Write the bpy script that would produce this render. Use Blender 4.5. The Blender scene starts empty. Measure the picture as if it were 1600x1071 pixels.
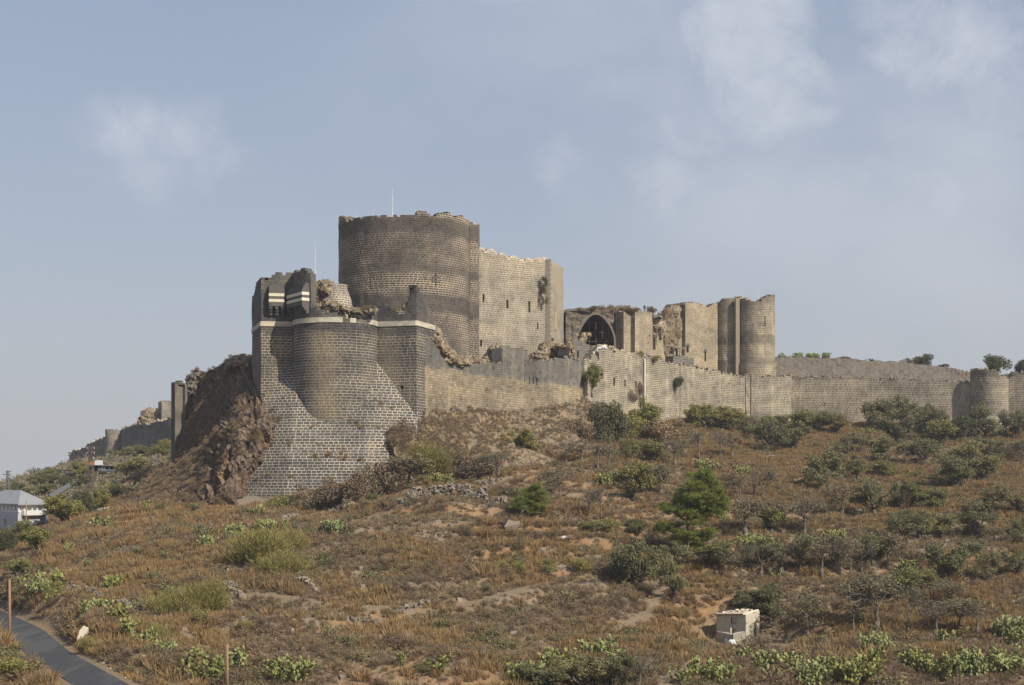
import bpy, bmesh, math, random
import numpy as np
from mathutils import Vector
R = math.radians
# ------------------------------------------------------------------ camera, sky, sun, exposure
SC = bpy.context.scene
F = 2198.0; HZ = 750.0                      # focal length and horizon row of the 1600 px photograph
cam = bpy.data.cameras.new('camera'); camo = bpy.data.objects.new('camera', cam)
SC.collection.objects.link(camo); SC.camera = camo
camo.location = (0, 0, 0); camo.rotation_euler = (R(90), 0, 0)
cam.sensor_width = 36.0; cam.lens = F/1600*36.0; cam.shift_y = (HZ-535.5)/1600.0
cam.clip_start = 1.0; cam.clip_end = 30000.0
SUN_AZ = 47.0; SUN_EL = 41.0                # to the right of and behind the camera
sdir = Vector((math.sin(R(SUN_AZ))*math.cos(R(SUN_EL)), -math.cos(R(SUN_AZ))*math.cos(R(SUN_EL)), math.sin(R(SUN_EL))))
sl = bpy.data.lights.new('sun', 'SUN'); sl.energy = 5.0; sl.angle = R(0.5); sl.color = (1.0, 0.925, 0.80)
so = bpy.data.objects.new('sun', sl); SC.collection.objects.link(so); so.location = (100, -100, 200)
so.rotation_euler = (-sdir).to_track_quat('-Z', 'Y').to_euler()
SC.view_settings.view_transform = 'Standard'; SC.view_settings.look = 'None'
SC.view_settings.gamma = 1.0; SC.view_settings.exposure = 0.15

class NT:
    """small helper round a node tree"""
    def __init__(s, nt): s.nt = nt; s.l = nt.links; nt.nodes.clear()
    def n(s, t, **k):
        o = s.nt.nodes.new(t)
        for a, b in k.items(): setattr(o, a, b)
        return o
    def put(s, sock, v):
        if v is None: return
        if hasattr(v, 'is_linked') or hasattr(v, 'links'): s.l.new(v, sock)
        else:
            if isinstance(v, tuple) and len(v) == 3 and sock.type == 'RGBA': v = v+(1,)
            sock.default_value = v
    def math(s, op, a, b=None, c=None, clamp=False):
        o = s.n('ShaderNodeMath', operation=op, use_clamp=clamp); s.put(o.inputs[0], a); s.put(o.inputs[1], b)
        if c is not None: s.put(o.inputs[2], c)
        return o.outputs[0]
    def vmath(s, op, a, b=None):
        o = s.n('ShaderNodeVectorMath', operation=op); s.put(o.inputs[0], a); s.put(o.inputs[1], b); return o.outputs[0]
    def mix(s, f, a, b, mode='MIX'):
        o = s.n('ShaderNodeMix', data_type='RGBA', blend_type=mode); s.put(o.inputs[0], f); s.put(o.inputs[6], a); s.put(o.inputs[7], b); return o.outputs[2]
    def noise(s, v, sc, det=3, rough=.55, dist=0.0, col=False):
        o = s.n('ShaderNodeTexNoise'); s.put(o.inputs['Vector'], v); o.inputs['Scale'].default_value = sc
        o.inputs['Detail'].default_value = det; o.inputs['Roughness'].default_value = rough; o.inputs['Distortion'].default_value = dist
        return o.outputs['Color' if col else 'Fac']
    def ramp(s, f, stops):
        o = s.n('ShaderNodeValToRGB'); e = o.color_ramp.elements
        while len(e) < len(stops): e.new(.5)
        for q, (p, c) in zip(e, stops):
            q.position = p; q.color = c+(1,) if isinstance(c, tuple) else (c, c, c, 1)
        s.put(o.inputs[0], f); return o.outputs[0]
    def sstep(s, v, a, b):
        o = s.n('ShaderNodeMapRange', interpolation_type='SMOOTHSTEP'); s.put(o.inputs[0], v); o.inputs[1].default_value = a; o.inputs[2].default_value = b
        return o.outputs[0]
    def mapping(s, v, sc=(1, 1, 1), loc=(0, 0, 0), rot=(0, 0, 0)):
        o = s.n('ShaderNodeMapping'); s.put(o.inputs[0], v); o.inputs['Scale'].default_value = sc; o.inputs['Location'].default_value = loc; o.inputs['Rotation'].default_value = rot
        return o.outputs[0]

# world: physical sky, paled by dust near the horizon, with thin broken cloud
wd = bpy.data.worlds.new('World'); SC.world = wd; wd.use_nodes = True
t = NT(wd.node_tree)
sky = t.n('ShaderNodeTexSky', sky_type='NISHITA', sun_disc=False, sun_elevation=R(SUN_EL), sun_rotation=R(180-SUN_AZ), altitude=300, air_density=1.0, dust_density=2.0, ozone_density=1.3)
tc = t.n('ShaderNodeTexCoord').outputs['Generated']
sx = t.n('ShaderNodeSeparateXYZ'); t.l.new(tc, sx.inputs[0])
dy = t.math('MAXIMUM', sx.outputs[1], 0.08)
u = t.math('DIVIDE', sx.outputs[0], dy); v = t.math('DIVIDE', sx.outputs[2], dy)
cv = t.n('ShaderNodeCombineXYZ'); t.l.new(u, cv.inputs[0]); t.l.new(v, cv.inputs[1]); cv = cv.outputs[0]
hz = t.math('POWER', 2.718, t.math('MULTIPLY', t.math('MAXIMUM', sx.outputs[2], 0.0), -3.4))
col = t.mix(t.math('MULTIPLY', hz, 0.92), t.mix(0.45, sky.outputs[0], (2.75, 3.75, 5.6)), (4.45, 4.5, 4.65))
# broken cloud, laid out by direction of view: (u, v, radius u, radius v, weight)
cl = None
for (px, py, rx, ry, w) in [(1165, 60, 85, 95, 1.0), (1205, 150, 90, 80, .9), (1060, 60, 60, 45, .35), (1095, 200, 60, 55, .55), (1465, 75, 110, 80, .9), (1390, 30, 60, 60, .5),
                           (1530, 120, 110, 110, .6), (1330, 110, 120, 60, .35), (1240, 200, 60, 60, .4), (880, 275, 70, 70, .45), (850, 310, 90, 60, .4), (1045, 300, 100, 60, .5), (1330, 290, 70, 70, .5),
                           (1500, 300, 150, 80, .45), (195, 200, 70, 50, .5), (295, 205, 60, 50, .55), (330, 260, 80, 55, .4), (240, 265, 120, 60, .3), (1150, 330, 160, 70, .3)]:
    a = t.math('DIVIDE', t.math('SUBTRACT', u, (px-800)/F), rx*1.6/F); b = t.math('DIVIDE', t.math('SUBTRACT', v, (HZ-py)/F), ry*1.6/F)
    d = t.math('SUBTRACT', 1.0, t.math('ADD', t.math('MULTIPLY', a, a), t.math('MULTIPLY', b, b)), clamp=True)
    d = t.math('MULTIPLY', d, w)
    cl = d if cl is None else t.math('MAXIMUM', cl, d)
cn = t.mapping(cv, (1, 1, 1), (.77, .41, 0))
n1 = t.noise(cn, 11.0, 8, .60, .4); n2 = t.noise(cn, 34.0, 6, .64, .3)
nn = t.math('ADD', t.math('MULTIPLY', n1, .75), t.math('MULTIPLY', n2, .25))
c1 = t.math('MULTIPLY', t.sstep(t.math('ADD', nn, t.math('MULTIPLY', cl, .22)), .45, .78), t.sstep(cl, .0, .65))
c1 = t.math('MAXIMUM', c1, t.math('MULTIPLY', t.sstep(t.math('ADD', t.math('MULTIPLY', cl, .45), nn), .62, 1.05), .8))
veil = t.math('MULTIPLY', t.sstep(t.noise(t.mapping(cv, (1, 1.6, 1), (.4, .2, 0)), 3.2, 5, .55), .36, .70), .55)
# the veil lies mainly to the right
veil = t.math('MULTIPLY', veil, t.sstep(u, -.30, .22))
cf = t.math('MAXIMUM', t.math('MULTIPLY', c1, .78), veil)
col = t.mix(cf, col, t.mix(t.sstep(v, .02, .25), (4.9, 4.95, 5.15), (5.6, 5.9, 6.5)))
bg = t.n('ShaderNodeBackground'); t.l.new(col, bg.inputs[0]); bg.inputs[1].default_value = 0.102
t.l.new(bg.outputs[0], t.n('ShaderNodeOutputWorld').inputs[0])

# ------------------------------------------------------------------ helpers
rng = np.random.default_rng(7)
def _h(ix, iy, iz, s):
    h = (ix.astype(np.int64)*374761393 + iy.astype(np.int64)*668265263 + iz.astype(np.int64)*2147483647 + s*974634777) & 0xffffffff
    h = ((h ^ (h >> 13))*1274126177) & 0xffffffff
    h = ((h ^ (h >> 16))*2246822519) & 0xffffffff
    return ((h ^ (h >> 15)) & 0xffffff)/float(0xffffff)
def vnoise(x, y, z=0.0, s=0):
    x, y, z = np.broadcast_arrays(np.asarray(x, float), np.asarray(y, float), np.asarray(z, float))
    xi, yi, zi = np.floor(x), np.floor(y), np.floor(z); fx, fy, fz = x-xi, y-yi, z-zi
    fx = fx*fx*(3-2*fx); fy = fy*fy*(3-2*fy); fz = fz*fz*(3-2*fz)
    xi = xi.astype(np.int64); yi = yi.astype(np.int64); zi = zi.astype(np.int64); r = 0
    for a in (0, 1):
        for b in (0, 1):
            for c in (0, 1):
                r = r+_h(xi+a, yi+b, zi+c, s)*(fx if a else 1-fx)*(fy if b else 1-fy)*(fz if c else 1-fz)
    return r*2-1
def fbm(x, y, z=0.0, o=4, s=0):
    r = 0; a = 1.0
    for i in range(o):
        k = 2.03**i; r = r+a*vnoise(np.asarray(x)*k+13.7*i, np.asarray(y)*k+7.1*i, np.asarray(z)*k, s+i); a *= .5
    return r
def worley(x, y, z, s=0):
    """random value of the nearest cell and distance to it"""
    x, y, z = [np.asarray(q, float) for q in (x, y, z)]
    xi, yi, zi = np.floor(x).astype(np.int64), np.floor(y).astype(np.int64), np.floor(z).astype(np.int64)
    best = np.full(x.shape, 9e9); val = np.zeros(x.shape)
    for a in (-1, 0, 1):
        for b in (-1, 0, 1):
            for c in (-1, 0, 1):
                cx, cy, cz = xi+a, yi+b, zi+c
                d = (cx+_h(cx, cy, cz, s)-x)**2+(cy+_h(cx, cy, cz, s+1)-y)**2+(cz+_h(cx, cy, cz, s+2)-z)**2
                m = d < best; best = np.where(m, d, best); val = np.where(m, _h(cx, cy, cz, s+3), val)
    return val, np.sqrt(best)
def W(px, py, D): return ((px-800)/F*D, D, (HZ-py)/F*D)

def raw_mesh(name, V, FA, uv=None, smooth=False, mats=(), midx=None):
    """V (n,3); FA an (m,k) array or a list of faces; uv per vertex"""
    me = bpy.data.meshes.new(name); V = np.asarray(V, np.float32)
    if isinstance(FA, np.ndarray):
        m, k = FA.shape; me.vertices.add(len(V)); me.vertices.foreach_set('co', V.ravel())
        me.loops.add(m*k); me.loops.foreach_set('vertex_index', FA.ravel().astype(np.int32))
        me.polygons.add(m); me.polygons.foreach_set('loop_start', np.arange(0, m*k, k, dtype=np.int32))
        try: me.polygons.foreach_set('loop_total', np.full(m, k, np.int32))
        except Exception: pass
        me.update(calc_edges=True)
    else:
        me.from_pydata([tuple(map(float, q)) for q in V], [], [tuple(map(int, f)) for f in FA]); me.update()
    if uv is not None:
        L = np.zeros(len(me.loops), np.int32); me.loops.foreach_get('vertex_index', L)
        ul = me.uv_layers.new(name='UVMap'); ul.data.foreach_set('uv', np.asarray(uv, np.float32)[L].ravel())
    for mt in mats: me.materials.append(mt)
    if midx is not None: me.polygons.foreach_set('material_index', np.asarray(midx, np.int32))
    me.polygons.foreach_set('use_smooth', np.full(len(me.polygons), smooth, bool)); me.validate(); me.update()
    return me
def link(o): SC.collection.objects.link(o); return o
def thing(name, label, cat, loc, group=None, rz=0):
    o = link(bpy.data.objects.new(name, None)); o.location = loc; o.rotation_euler = (0, 0, rz); o.empty_display_size = .5
    o['label'] = label; o['category'] = cat; o['org'] = tuple(map(float, loc))
    if group: o['group'] = group
    return o
def part(name, V, FA, mat, parent, uv=None, smooth=False, label=None, local=False):
    """a mesh given in world coordinates, hung under parent (whose origin it takes)"""
    org = np.array(parent['org'][:]) if not local else np.zeros(3)
    o = link(bpy.data.objects.new(name, raw_mesh(name, np.asarray(V, float)-org, FA, uv, smooth, (mat,))))
    o.parent = parent; o['org'] = parent['org'][:] if 'org' in parent.keys() else (0, 0, 0)
    if label: o['label'] = label
    return o
def solo(name, V, FA, mat, label, cat, org, uv=None, smooth=False, group=None):
    o = link(bpy.data.objects.new(name, raw_mesh(name, np.asarray(V, float)-np.array(org), FA, uv, smooth, (mat,))))
    o.location = org; o['label'] = label; o['category'] = cat; o['org'] = tuple(map(float, org))
    if group: o['group'] = group
    return o
def struct(name, V, FA, mat, uv=None, smooth=False, kind='structure'):
    o = link(bpy.data.objects.new(name, raw_mesh(name, V, FA, uv, smooth, (mat,)))); o['kind'] = kind; return o

class MB:
    """collects boxes, tubes and so on into one mesh"""
    def __init__(s): s.V = []; s.F = []; s.n = 0
    def add(s, V, FA):
        V = np.asarray(V, float); s.V.append(V); s.F += [tuple(int(i)+s.n for i in f) for f in FA]; s.n += len(V)
    def obox(s, c, ux, uy, uz):
        """box from centre and three half-axis vectors"""
        c, ux, uy, uz = [np.array(q, float) for q in (c, ux, uy, uz)]
        s.add([c+a*ux+b*uy+d*uz for d in (-1, 1) for b in (-1, 1) for a in (-1, 1)],
              [(0, 2, 3, 1), (4, 5, 7, 6), (0, 1, 5, 4), (2, 6, 7, 3), (0, 4, 6, 2), (1, 3, 7, 5)])
    def box(s, a, b):
        a, b = np.array(a, float), np.array(b, float); h = (b-a)/2
        s.obox((a+b)/2, (h[0], 0, 0), (0, h[1], 0), (0, 0, h[2]))
    def tube(s, pts, rad, k=6, cap=True):
        pts = [np.array(p, float) for p in pts]; n = len(pts)
        rad = [rad]*n if np.isscalar(rad) else rad; rings = []
        for i, p in enumerate(pts):
            d = pts[min(i+1, n-1)]-pts[max(i-1, 0)]; d /= np.linalg.norm(d)+1e-9
            a = np.cross(d, (0, 0, 1) if abs(d[2]) < .9 else (1, 0, 0)); a /= np.linalg.norm(a); b = np.cross(d, a)
            rings += [p+rad[i]*(math.cos(2*math.pi*j/k)*a+math.sin(2*math.pi*j/k)*b) for j in range(k)]
        FA = [(i*k+j, i*k+(j+1) % k, (i+1)*k+(j+1) % k, (i+1)*k+j) for i in range(n-1) for j in range(k)]
        if cap: FA += [tuple(range(k-1, -1, -1)), tuple((n-1)*k+j for j in range(k))]
        s.add(rings, FA)
    def part(s, name, mat, parent, **k): return part(name, np.concatenate(s.V), s.F, mat, parent, **k)
    def solo(s, name, mat, label, cat, org, **k): return solo(name, np.concatenate(s.V), s.F, mat, label, cat, org, **k)

# ------------------------------------------------------------------ materials
def mat(name):
    m = bpy.data.materials.new(name); m.use_nodes = True; return m, NT(m.node_tree)
def finish(m, t, col, rough=.85, bump=None, bs=.4, bd=.05, spec=.25, trans=0.0, metal=0.0):
    p = t.n('ShaderNodeBsdfPrincipled'); t.put(p.inputs['Base Color'], col); t.put(p.inputs['Roughness'], rough)
    p.inputs['Specular IOR Level'].default_value = spec; p.inputs['Metallic'].default_value = metal
    if bump is not None:
        b = t.n('ShaderNodeBump'); b.inputs['Strength'].default_value = bs; b.inputs['Distance'].default_value = bd
        t.put(b.inputs['Height'], bump); t.l.new(b.outputs[0], p.inputs['Normal'])
    out = p.outputs[0]
    if trans:
        q = t.n('ShaderNodeBsdfTranslucent'); t.put(q.inputs[0], col); mx = t.n('ShaderNodeMixShader'); mx.inputs[0].default_value = trans
        t.l.new(p.outputs[0], mx.inputs[1]); t.l.new(q.outputs[0], mx.inputs[2]); out = mx.outputs[0]
    t.l.new(out, t.n('ShaderNodeOutputMaterial').inputs[0]); return m
def plain(name, c, rough=.7, var=.15, sc=1.5, spec=.3, metal=0.0):
    m, t = mat(name); g = t.n('ShaderNodeNewGeometry').outputs['Position']
    n = t.noise(g, sc, 4)
    col = t.mix(n, tuple(q*(1-var) for q in c), tuple(min(1, q*(1+var)) for q in c))
    return finish(m, t, col, rough, n, .2, .02, spec, metal=metal)
def foliage(name, c1, c2, c3=None, trans=.25, rough=.75):
    m, t = mat(name); gi = t.n('ShaderNodeNewGeometry'); oi = t.n('ShaderNodeObjectInfo')
    r = gi.outputs['Random Per Island']; po = t.noise(t.n('ShaderNodeTexCoord').outputs['Object'], 1.1, 2)
    col = t.mix(t.math('ADD', t.math('MULTIPLY', r, .6), t.math('MULTIPLY', po, .4)), c1, c2)
    if c3: col = t.mix(t.math('MULTIPLY', t.sstep(oi.outputs['Random'], .2, 1.0), .7), col, c3)
    col = t.mix(1.0, col, t.ramp(oi.outputs['Random'], [(0, .8), (1, 1.15)]), 'MULTIPLY')
    return finish(m, t, col, rough, None, spec=.2, trans=trans)

def masonry(name, s1, s2, mortar, row=.5, bw=.95, ms=.05, lost=.35, lostsc=.12, stain=None, stain_amt=.5, ustreak=None, zone=None, uvd=.07, bumpd=.07, pale=0.0, seed=0, lvl=None):
    """coursed stone laid out on the wall's own metres (UV): u along the wall, v up"""
    m, t = mat(name); uvn = t.n('ShaderNodeUVMap'); uv = uvn.outputs[0]
    gp = t.n('ShaderNodeNewGeometry').outputs['Position']
    seedv = (seed*3.1, seed*1.7, seed*2.3)
    dn = t.vmath('SUBTRACT', t.noise(t.mapping(uv, (1, 1, 1), seedv), 1.3, 3, .6, 0, True), (.5, .5, .5))
    uv2 = t.vmath('ADD', uv, t.vmath('MULTIPLY', dn, (uvd*3.5, uvd*.7, 0)))
    dn2 = t.vmath('SUBTRACT', t.noise(uv, 5.0, 2, .6, 0, True), (.5, .5, .5))
    uv2 = t.vmath('ADD', uv2, t.vmath('MULTIPLY', dn2, (uvd, uvd*.45, 0)))
    b = t.n('ShaderNodeTexBrick', offset=.5, squash=1.25, squash_frequency=3); t.put(b.inputs['Vector'], uv2)
    for k, q in (('Color1', (0, 0, 0, 1)), ('Color2', (1, 1, 1, 1)), ('Mortar', (.5, .5, .5, 1))): b.inputs[k].default_value = q
    b.inputs['Scale'].default_value = 1.0; b.inputs['Mortar Size'].default_value = ms; b.inputs['Mortar Smooth'].default_value = .35
    b.inputs['Brick Width'].default_value = bw; b.inputs['Row Height'].default_value = row; b.inputs['Bias'].default_value = 0.0
    b2 = t.n('ShaderNodeTexBrick', offset=.42, squash=.7, squash_frequency=2); t.put(b2.inputs['Vector'], t.vmath('ADD', uv2, (.37, 0, 0)))
    for k, q in (('Color1', (0, 0, 0, 1)), ('Color2', (1, 1, 1, 1)), ('Mortar', (.5, .5, .5, 1))): b2.inputs[k].default_value = q
    b2.inputs['Scale'].default_value = 1.0; b2.inputs['Mortar Size'].default_value = ms*.8; b2.inputs['Mortar Smooth'].default_value = .35
    b2.inputs['Brick Width'].default_value = bw*1.45; b2.inputs['Row Height'].default_value = row; b2.inputs['Bias'].default_value = 0.0
    pf = t.math('GREATER_THAN', t.noise(t.mapping(uv, (.12, 1.0/row/3, 1), seedv), 1.0, 1), .54)
    per = t.mix(pf, b.outputs[0], b2.outputs[0]); mo = t.n('ShaderNodeMix', data_type='FLOAT'); t.put(mo.inputs[0], pf); t.put(mo.inputs[2], b.outputs['Fac']); t.put(mo.inputs[3], b2.outputs['Fac']); mo = mo.outputs[0]
    big = t.noise(t.mapping(gp, (1, 1, 1), seedv), lostsc, 5, .6, .4)
    fine = t.noise(gp, 3.2, 4, .65)
    stone = t.mix(t.math('ADD', t.math('MULTIPLY', per, .65), t.math('MULTIPLY', fine, .35)), s1, s2)
    keep = t.sstep(t.math('ADD', big, t.math('MULTIPLY', t.math('SUBTRACT', fine, .5), .35)), lost-.13, lost+.13)   # where the mortar still shows
    streak = t.noise(t.mapping(uv, (.55, .045, 1), (seed*5, 0, 0)), 1.0, 4, .6)
    if zone:          # a level below which other stone is used: (v, softness, s1, s2, mortar)
        zv, zs, a1, a2, am = zone
        sv = t.n('ShaderNodeSeparateXYZ'); t.put(sv.inputs[0], uv)
        zn = t.math('ADD', sv.outputs[1], t.math('MULTIPLY', t.math('SUBTRACT', t.noise(t.mapping(uv, (.12, .3, 1)), 1.0, 4), .5), zs*3.0))
        zf = t.sstep(zn, zv+zs*.4, zv-zs*.4) if False else t.math('SUBTRACT', 1.0, t.sstep(zn, zv-zs*.4, zv+zs*.4))
        stone = t.mix(zf, stone, t.mix(t.math('ADD', t.math('MULTIPLY', per, .55), t.math('MULTIPLY', fine, .45)), a1, a2))
        mcol = t.mix(zf, mortar, am); keep = t.math('MAXIMUM', keep, zf)
    else: mcol = mortar
    mcol = t.mix(t.math('MULTIPLY', fine, .5), mcol, tuple(q*.55 for q in (mortar)))
    col = t.mix(t.math('MULTIPLY', mo, t.math('ADD', t.math('MULTIPLY', keep, .93), .05)), stone, mcol)
    if stain:
        f = t.math('MULTIPLY', t.sstep(streak, .48, .78), stain_amt)
        if ustreak:
            su = t.n('ShaderNodeSeparateXYZ'); t.put(su.inputs[0], uv)
            for (c0, w0, am0) in ustreak:
                d = t.math('DIVIDE', t.math('ABSOLUTE', t.math('SUBTRACT', su.outputs[0], c0)), w0)
                f = t.math('MAXIMUM', f, t.math('MULTIPLY', t.math('SUBTRACT', 1.0, t.sstep(t.math('ADD', d, t.math('MULTIPLY', t.math('SUBTRACT', streak, .5), 1.6)), .0, 1.0)), t.math('MULTIPLY', t.sstep(fine, .2, .65), am0)))
        col = t.mix(f, col, t.mix(mo, stain, tuple(min(1, q*1.35) for q in stain)))
    if pale: col = t.mix(t.math('MULTIPLY', t.sstep(t.noise(t.mapping(uv, (.25, .1, 1), (9, 3, 0)), 1.0, 4, .6, .5), .52, .72), pale), col, mortar)
    if lvl:           # weather-darkened courses at given heights of the wall: (v, half height, amount)
        sl_ = t.n('ShaderNodeSeparateXYZ'); t.put(sl_.inputs[0], uv)
        vv = t.math('ADD', sl_.outputs[1], t.math('MULTIPLY', t.math('SUBTRACT', t.noise(t.mapping(uv, (.2, .5, 1)), 1.0, 4), .5), 2.6))
        for (c0, w0, am0) in lvl:
            d = t.math('DIVIDE', t.math('ABSOLUTE', t.math('SUBTRACT', vv, c0)), w0)
            col = t.mix(t.math('MULTIPLY', t.math('SUBTRACT', 1.0, t.sstep(d, .55, 1.0)), am0), col, stone)
    col = t.mix(1.0, col, t.ramp(t.noise(gp, .6, 5, .65), [(.2, .78), (.8, 1.18)]), 'MULTIPLY')
    wz = t.noise(t.mapping(uv, (.07, .13, 1), (seed*2.7, seed, 0)), 1.0, 6, .62, .6)
    col = t.mix(1.0, col, t.ramp(wz, [(.34, (.66, .67, .70)), (.5, (.95, .95, .95)), (.66, (1.18, 1.15, 1.08))]), 'MULTIPLY')
    hs = t.n('ShaderNodeHueSaturation'); hs.inputs['Saturation'].default_value = .90; t.put(hs.inputs['Color'], col); col = hs.outputs[0]
    h = t.math('ADD', t.math('MULTIPLY', mo, -.8), t.math('MULTIPLY', fine, .7))
    return finish(m, t, col, .92, h, .7, bumpd, .15)

M = {}
MORT = (.50, .41, .28)
M['talus'] = masonry('basalt_talus', (.052, .049, .047), (.125, .115, .103), (.58, .48, .33), .50, .92, .050, .36, .1, stain=(.30, .225, .13), stain_amt=.35, ustreak=[(29.8, 4.6, .6), (44.5, 4, .45), (17.0, 3, .35)], lvl=[(26.6, .9, .7), (21.0, 1.0, .25)])
M['bast_up'] = masonry('basalt_upper', (.070, .066, .062), (.130, .120, .105), MORT, .5, .95, .045, .62, .25, stain=(.22, .17, .1), stain_amt=.25, seed=2)
M['keep'] = masonry('basalt_keep', (.055, .046, .039), (.125, .105, .085), (.56, .45, .31), .46, .8, .075, .42, .07, stain=(.24, .18, .12), stain_amt=.3, seed=3, lvl=[(36.5, 2.2, .8), (52.5, 2.2, .8), (43.5, 1.0, .5)])
M['chapel'] = masonry('weathered_tan_basalt', (.16, .135, .10), (.29, .245, .18), (.60, .51, .37), .46, .85, .065, .30, .08, stain=(.42, .35, .24), stain_amt=.5, seed=4, pale=.35)
M['curt'] = masonry('curtain_two_zone', (.105, .098, .090), (.165, .15, .13), (.40, .34, .25), .46, .8, .06, .62, .2, stain=(.40, .31, .18), stain_amt=.5, seed=5, zone=(20.2, 1.2, (.17, .135, .085), (.42, .335, .215), (.17, .13, .085)), uvd=.10)
M['curt2'] = masonry('curtain_streaked', (.115, .10, .082), (.235, .205, .155), (.62, .52, .35), .44, .85, .07, .38, .12, stain=(.44, .36, .24), stain_amt=.75, seed=6, pale=.4)
M['ruin'] = masonry('ruined_hall_stone', (.19, .15, .10), (.34, .275, .185), (.58, .47, .30), .46, .8, .05, .36, .15, stain=(.40, .32, .2), stain_amt=.4, seed=7, pale=.3)
M['tower'] = masonry('far_tower_stone', (.135, .113, .085), (.25, .21, .15), (.62, .51, .34), .46, .7, .07, .36, .16, stain=(.42, .35, .24), stain_amt=.4, seed=8, pale=.45, lvl=[(36.5, 1.6, .8), (46.8, 1.6, .8), (31, 1.0, .7)])
M['outer'] = masonry('outer_curtain_stone', (.12, .10, .078), (.24, .20, .145), (.60, .50, .35), .48, .9, .07, .40, .12, stain=(.36, .3, .2), stain_amt=.4, seed=9, pale=.45, lvl=[(28.4, 1.0, .9)])
M['farwall'] = masonry('distant_wall_stone', (.10, .09, .08), (.17, .155, .13), (.36, .31, .25), .55, .9, .05, .45, .2, seed=10)
M['fartower'] = masonry('distant_tower_stone', (.18, .155, .12), (.26, .225, .17), (.42, .36, .28), .6, .9, .06, .4, .2, seed=11)
M['sliver'] = masonry('shaft_wall_stone', (.15, .125, .10), (.2, .165, .13), (.36, .3, .22), .5, .8, .04, .5, .2, seed=12)
M['dome'] = masonry('rubble_dome_stone', (.13, .11, .09), (.24, .2, .16), (.58, .50, .38), .42, .6, .07, .2, .3, seed=13)
M['lime'] = plain('pale_limestone', (.62, .56, .44), .85, .18, 1.2)
M['band'] = masonry('pale_marble_band', (.42, .37, .28), (.60, .54, .42), (.22, .18, .13), .9, 1.25, .03, .9, .2, seed=22, uvd=.03, bumpd=.03)
M['void'] = plain('opening_shade', (.035, .030, .026), .95, .2)  # near-black backing colour, painted for the shade inside openings

def rubble_mat(name, a, b, c, sc=1.0, stone=.5):
    m, t = mat(name); g = t.n('ShaderNodeNewGeometry').outputs['Position']
    vo = t.n('ShaderNodeTexVoronoi'); t.put(vo.inputs['Vector'], t.vmath('ADD', g, t.vmath('MULTIPLY', t.noise(g, 2.0*sc, 2, .5, 0, True), (.4, .4, .4)))); vo.inputs['Scale'].default_value = 1.6*sc
    sp = t.n('ShaderNodeSeparateXYZ'); t.put(sp.inputs[0], vo.outputs['Color'])
    n = t.noise(g, 4*sc, 5, .7); big = t.noise(g, .25*sc, 4, .6)
    col = t.mix(sp.outputs[0], a, b); col = t.mix(t.sstep(t.math('ADD', big, t.math('MULTIPLY', n, .3)), .5, .8), col, c)
    col = t.mix(t.math('MULTIPLY', t.sstep(vo.outputs['Distance'], .35, .75), .6), col, tuple(q*.5 for q in a))
    h = t.math('SUBTRACT', t.math('MULTIPLY', n, .6), vo.outputs['Distance'])
    return finish(m, t, col, .95, h, .9, .22/sc, .1)
M['rubble'] = rubble_mat('broken_wall_core', (.27, .215, .15), (.46, .38, .27), (.19, .14, .09), 1.3)
M['rubble_grey'] = rubble_mat('grey_rubble', (.12, .105, .09), (.27, .23, .18), (.15, .12, .09), 1.1)
def rock_mat(name, a, b, c, d):
    m, t = mat(name); g = t.n('ShaderNodeNewGeometry').outputs['Position']
    gs = t.mapping(g, (1, 1, .45))
    vo = t.n('ShaderNodeTexVoronoi', feature='DISTANCE_TO_EDGE'); t.put(vo.inputs['Vector'], t.vmath('ADD', gs, t.vmath('MULTIPLY', t.noise(g, .9, 4, .6, 0, True), (.9, .9, .9)))); vo.inputs['Scale'].default_value = .75
    crack = t.sstep(vo.outputs['Distance'], .0, .09)
    n = t.noise(g, 1.6, 6, .7); big = t.noise(g, .16, 5, .6, .4)
    col = t.mix(n, a, b); col = t.mix(t.sstep(big, .42, .62), col, c)
    nz = t.n('ShaderNodeSeparateXYZ'); t.put(nz.inputs[0], t.n('ShaderNodeNewGeometry').outputs['True Normal'])
    soil = t.math('MULTIPLY', t.sstep(t.math('ADD', nz.outputs[2], t.math('MULTIPLY', t.math('SUBTRACT', n, .5), .7)), .45, .75), .9)
    col = t.mix(soil, col, d)
    col = t.mix(t.math('MULTIPLY', t.math('SUBTRACT', 1.0, crack), .55), col, tuple(q*.35 for q in a))
    h = t.math('ADD', t.math('MULTIPLY', n, .9), t.math('MULTIPLY', crack, .5))
    return finish(m, t, col, .95, h, .9, .3, .1)
M['cliff'] = rock_mat('basalt_cliff', (.085, .062, .047), (.205, .15, .11), (.20, .13, .085), (.17, .13, .09))
M['rockslope'] = rock_mat('rocky_earth_slope', (.14, .11, .078), (.25, .195, .135), (.27, .185, .11), (.22, .17, .11))

m, t = mat('hillside_earth'); g = t.n('ShaderNodeNewGeometry').outputs['Position']
big = t.noise(g, .045, 5, .6, .5); mid = t.noise(t.mapping(g, loc=(50, 20, 3)), .22, 5, .62, .3); fine = t.noise(g, 2.6, 6, .72)
col = t.mix(t.sstep(mid, .35, .68), (.19, .14, .088), (.29, .21, .128))
col = t.mix(t.math('MULTIPLY', t.sstep(big, .52, .70), .5), col, (.26, .165, .09))
col = t.mix(t.math('MULTIPLY', t.sstep(t.math('ADD', mid, t.math('MULTIPLY', fine, .4)), .62, .85), .8), col, (.20, .17, .14))
nz = t.n('ShaderNodeSeparateXYZ'); t.put(nz.inputs[0], t.n('ShaderNodeNewGeometry').outputs['Normal'])
steep = t.math('SUBTRACT', 1.0, t.sstep(nz.outputs[2], .74, .88))
col = t.mix(t.math('MULTIPLY', steep, .6), col, t.mix(fine, (.26, .14, .062), (.38, .225, .11)))
pt = t.n('ShaderNodeAttribute', attribute_name='bare')
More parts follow.
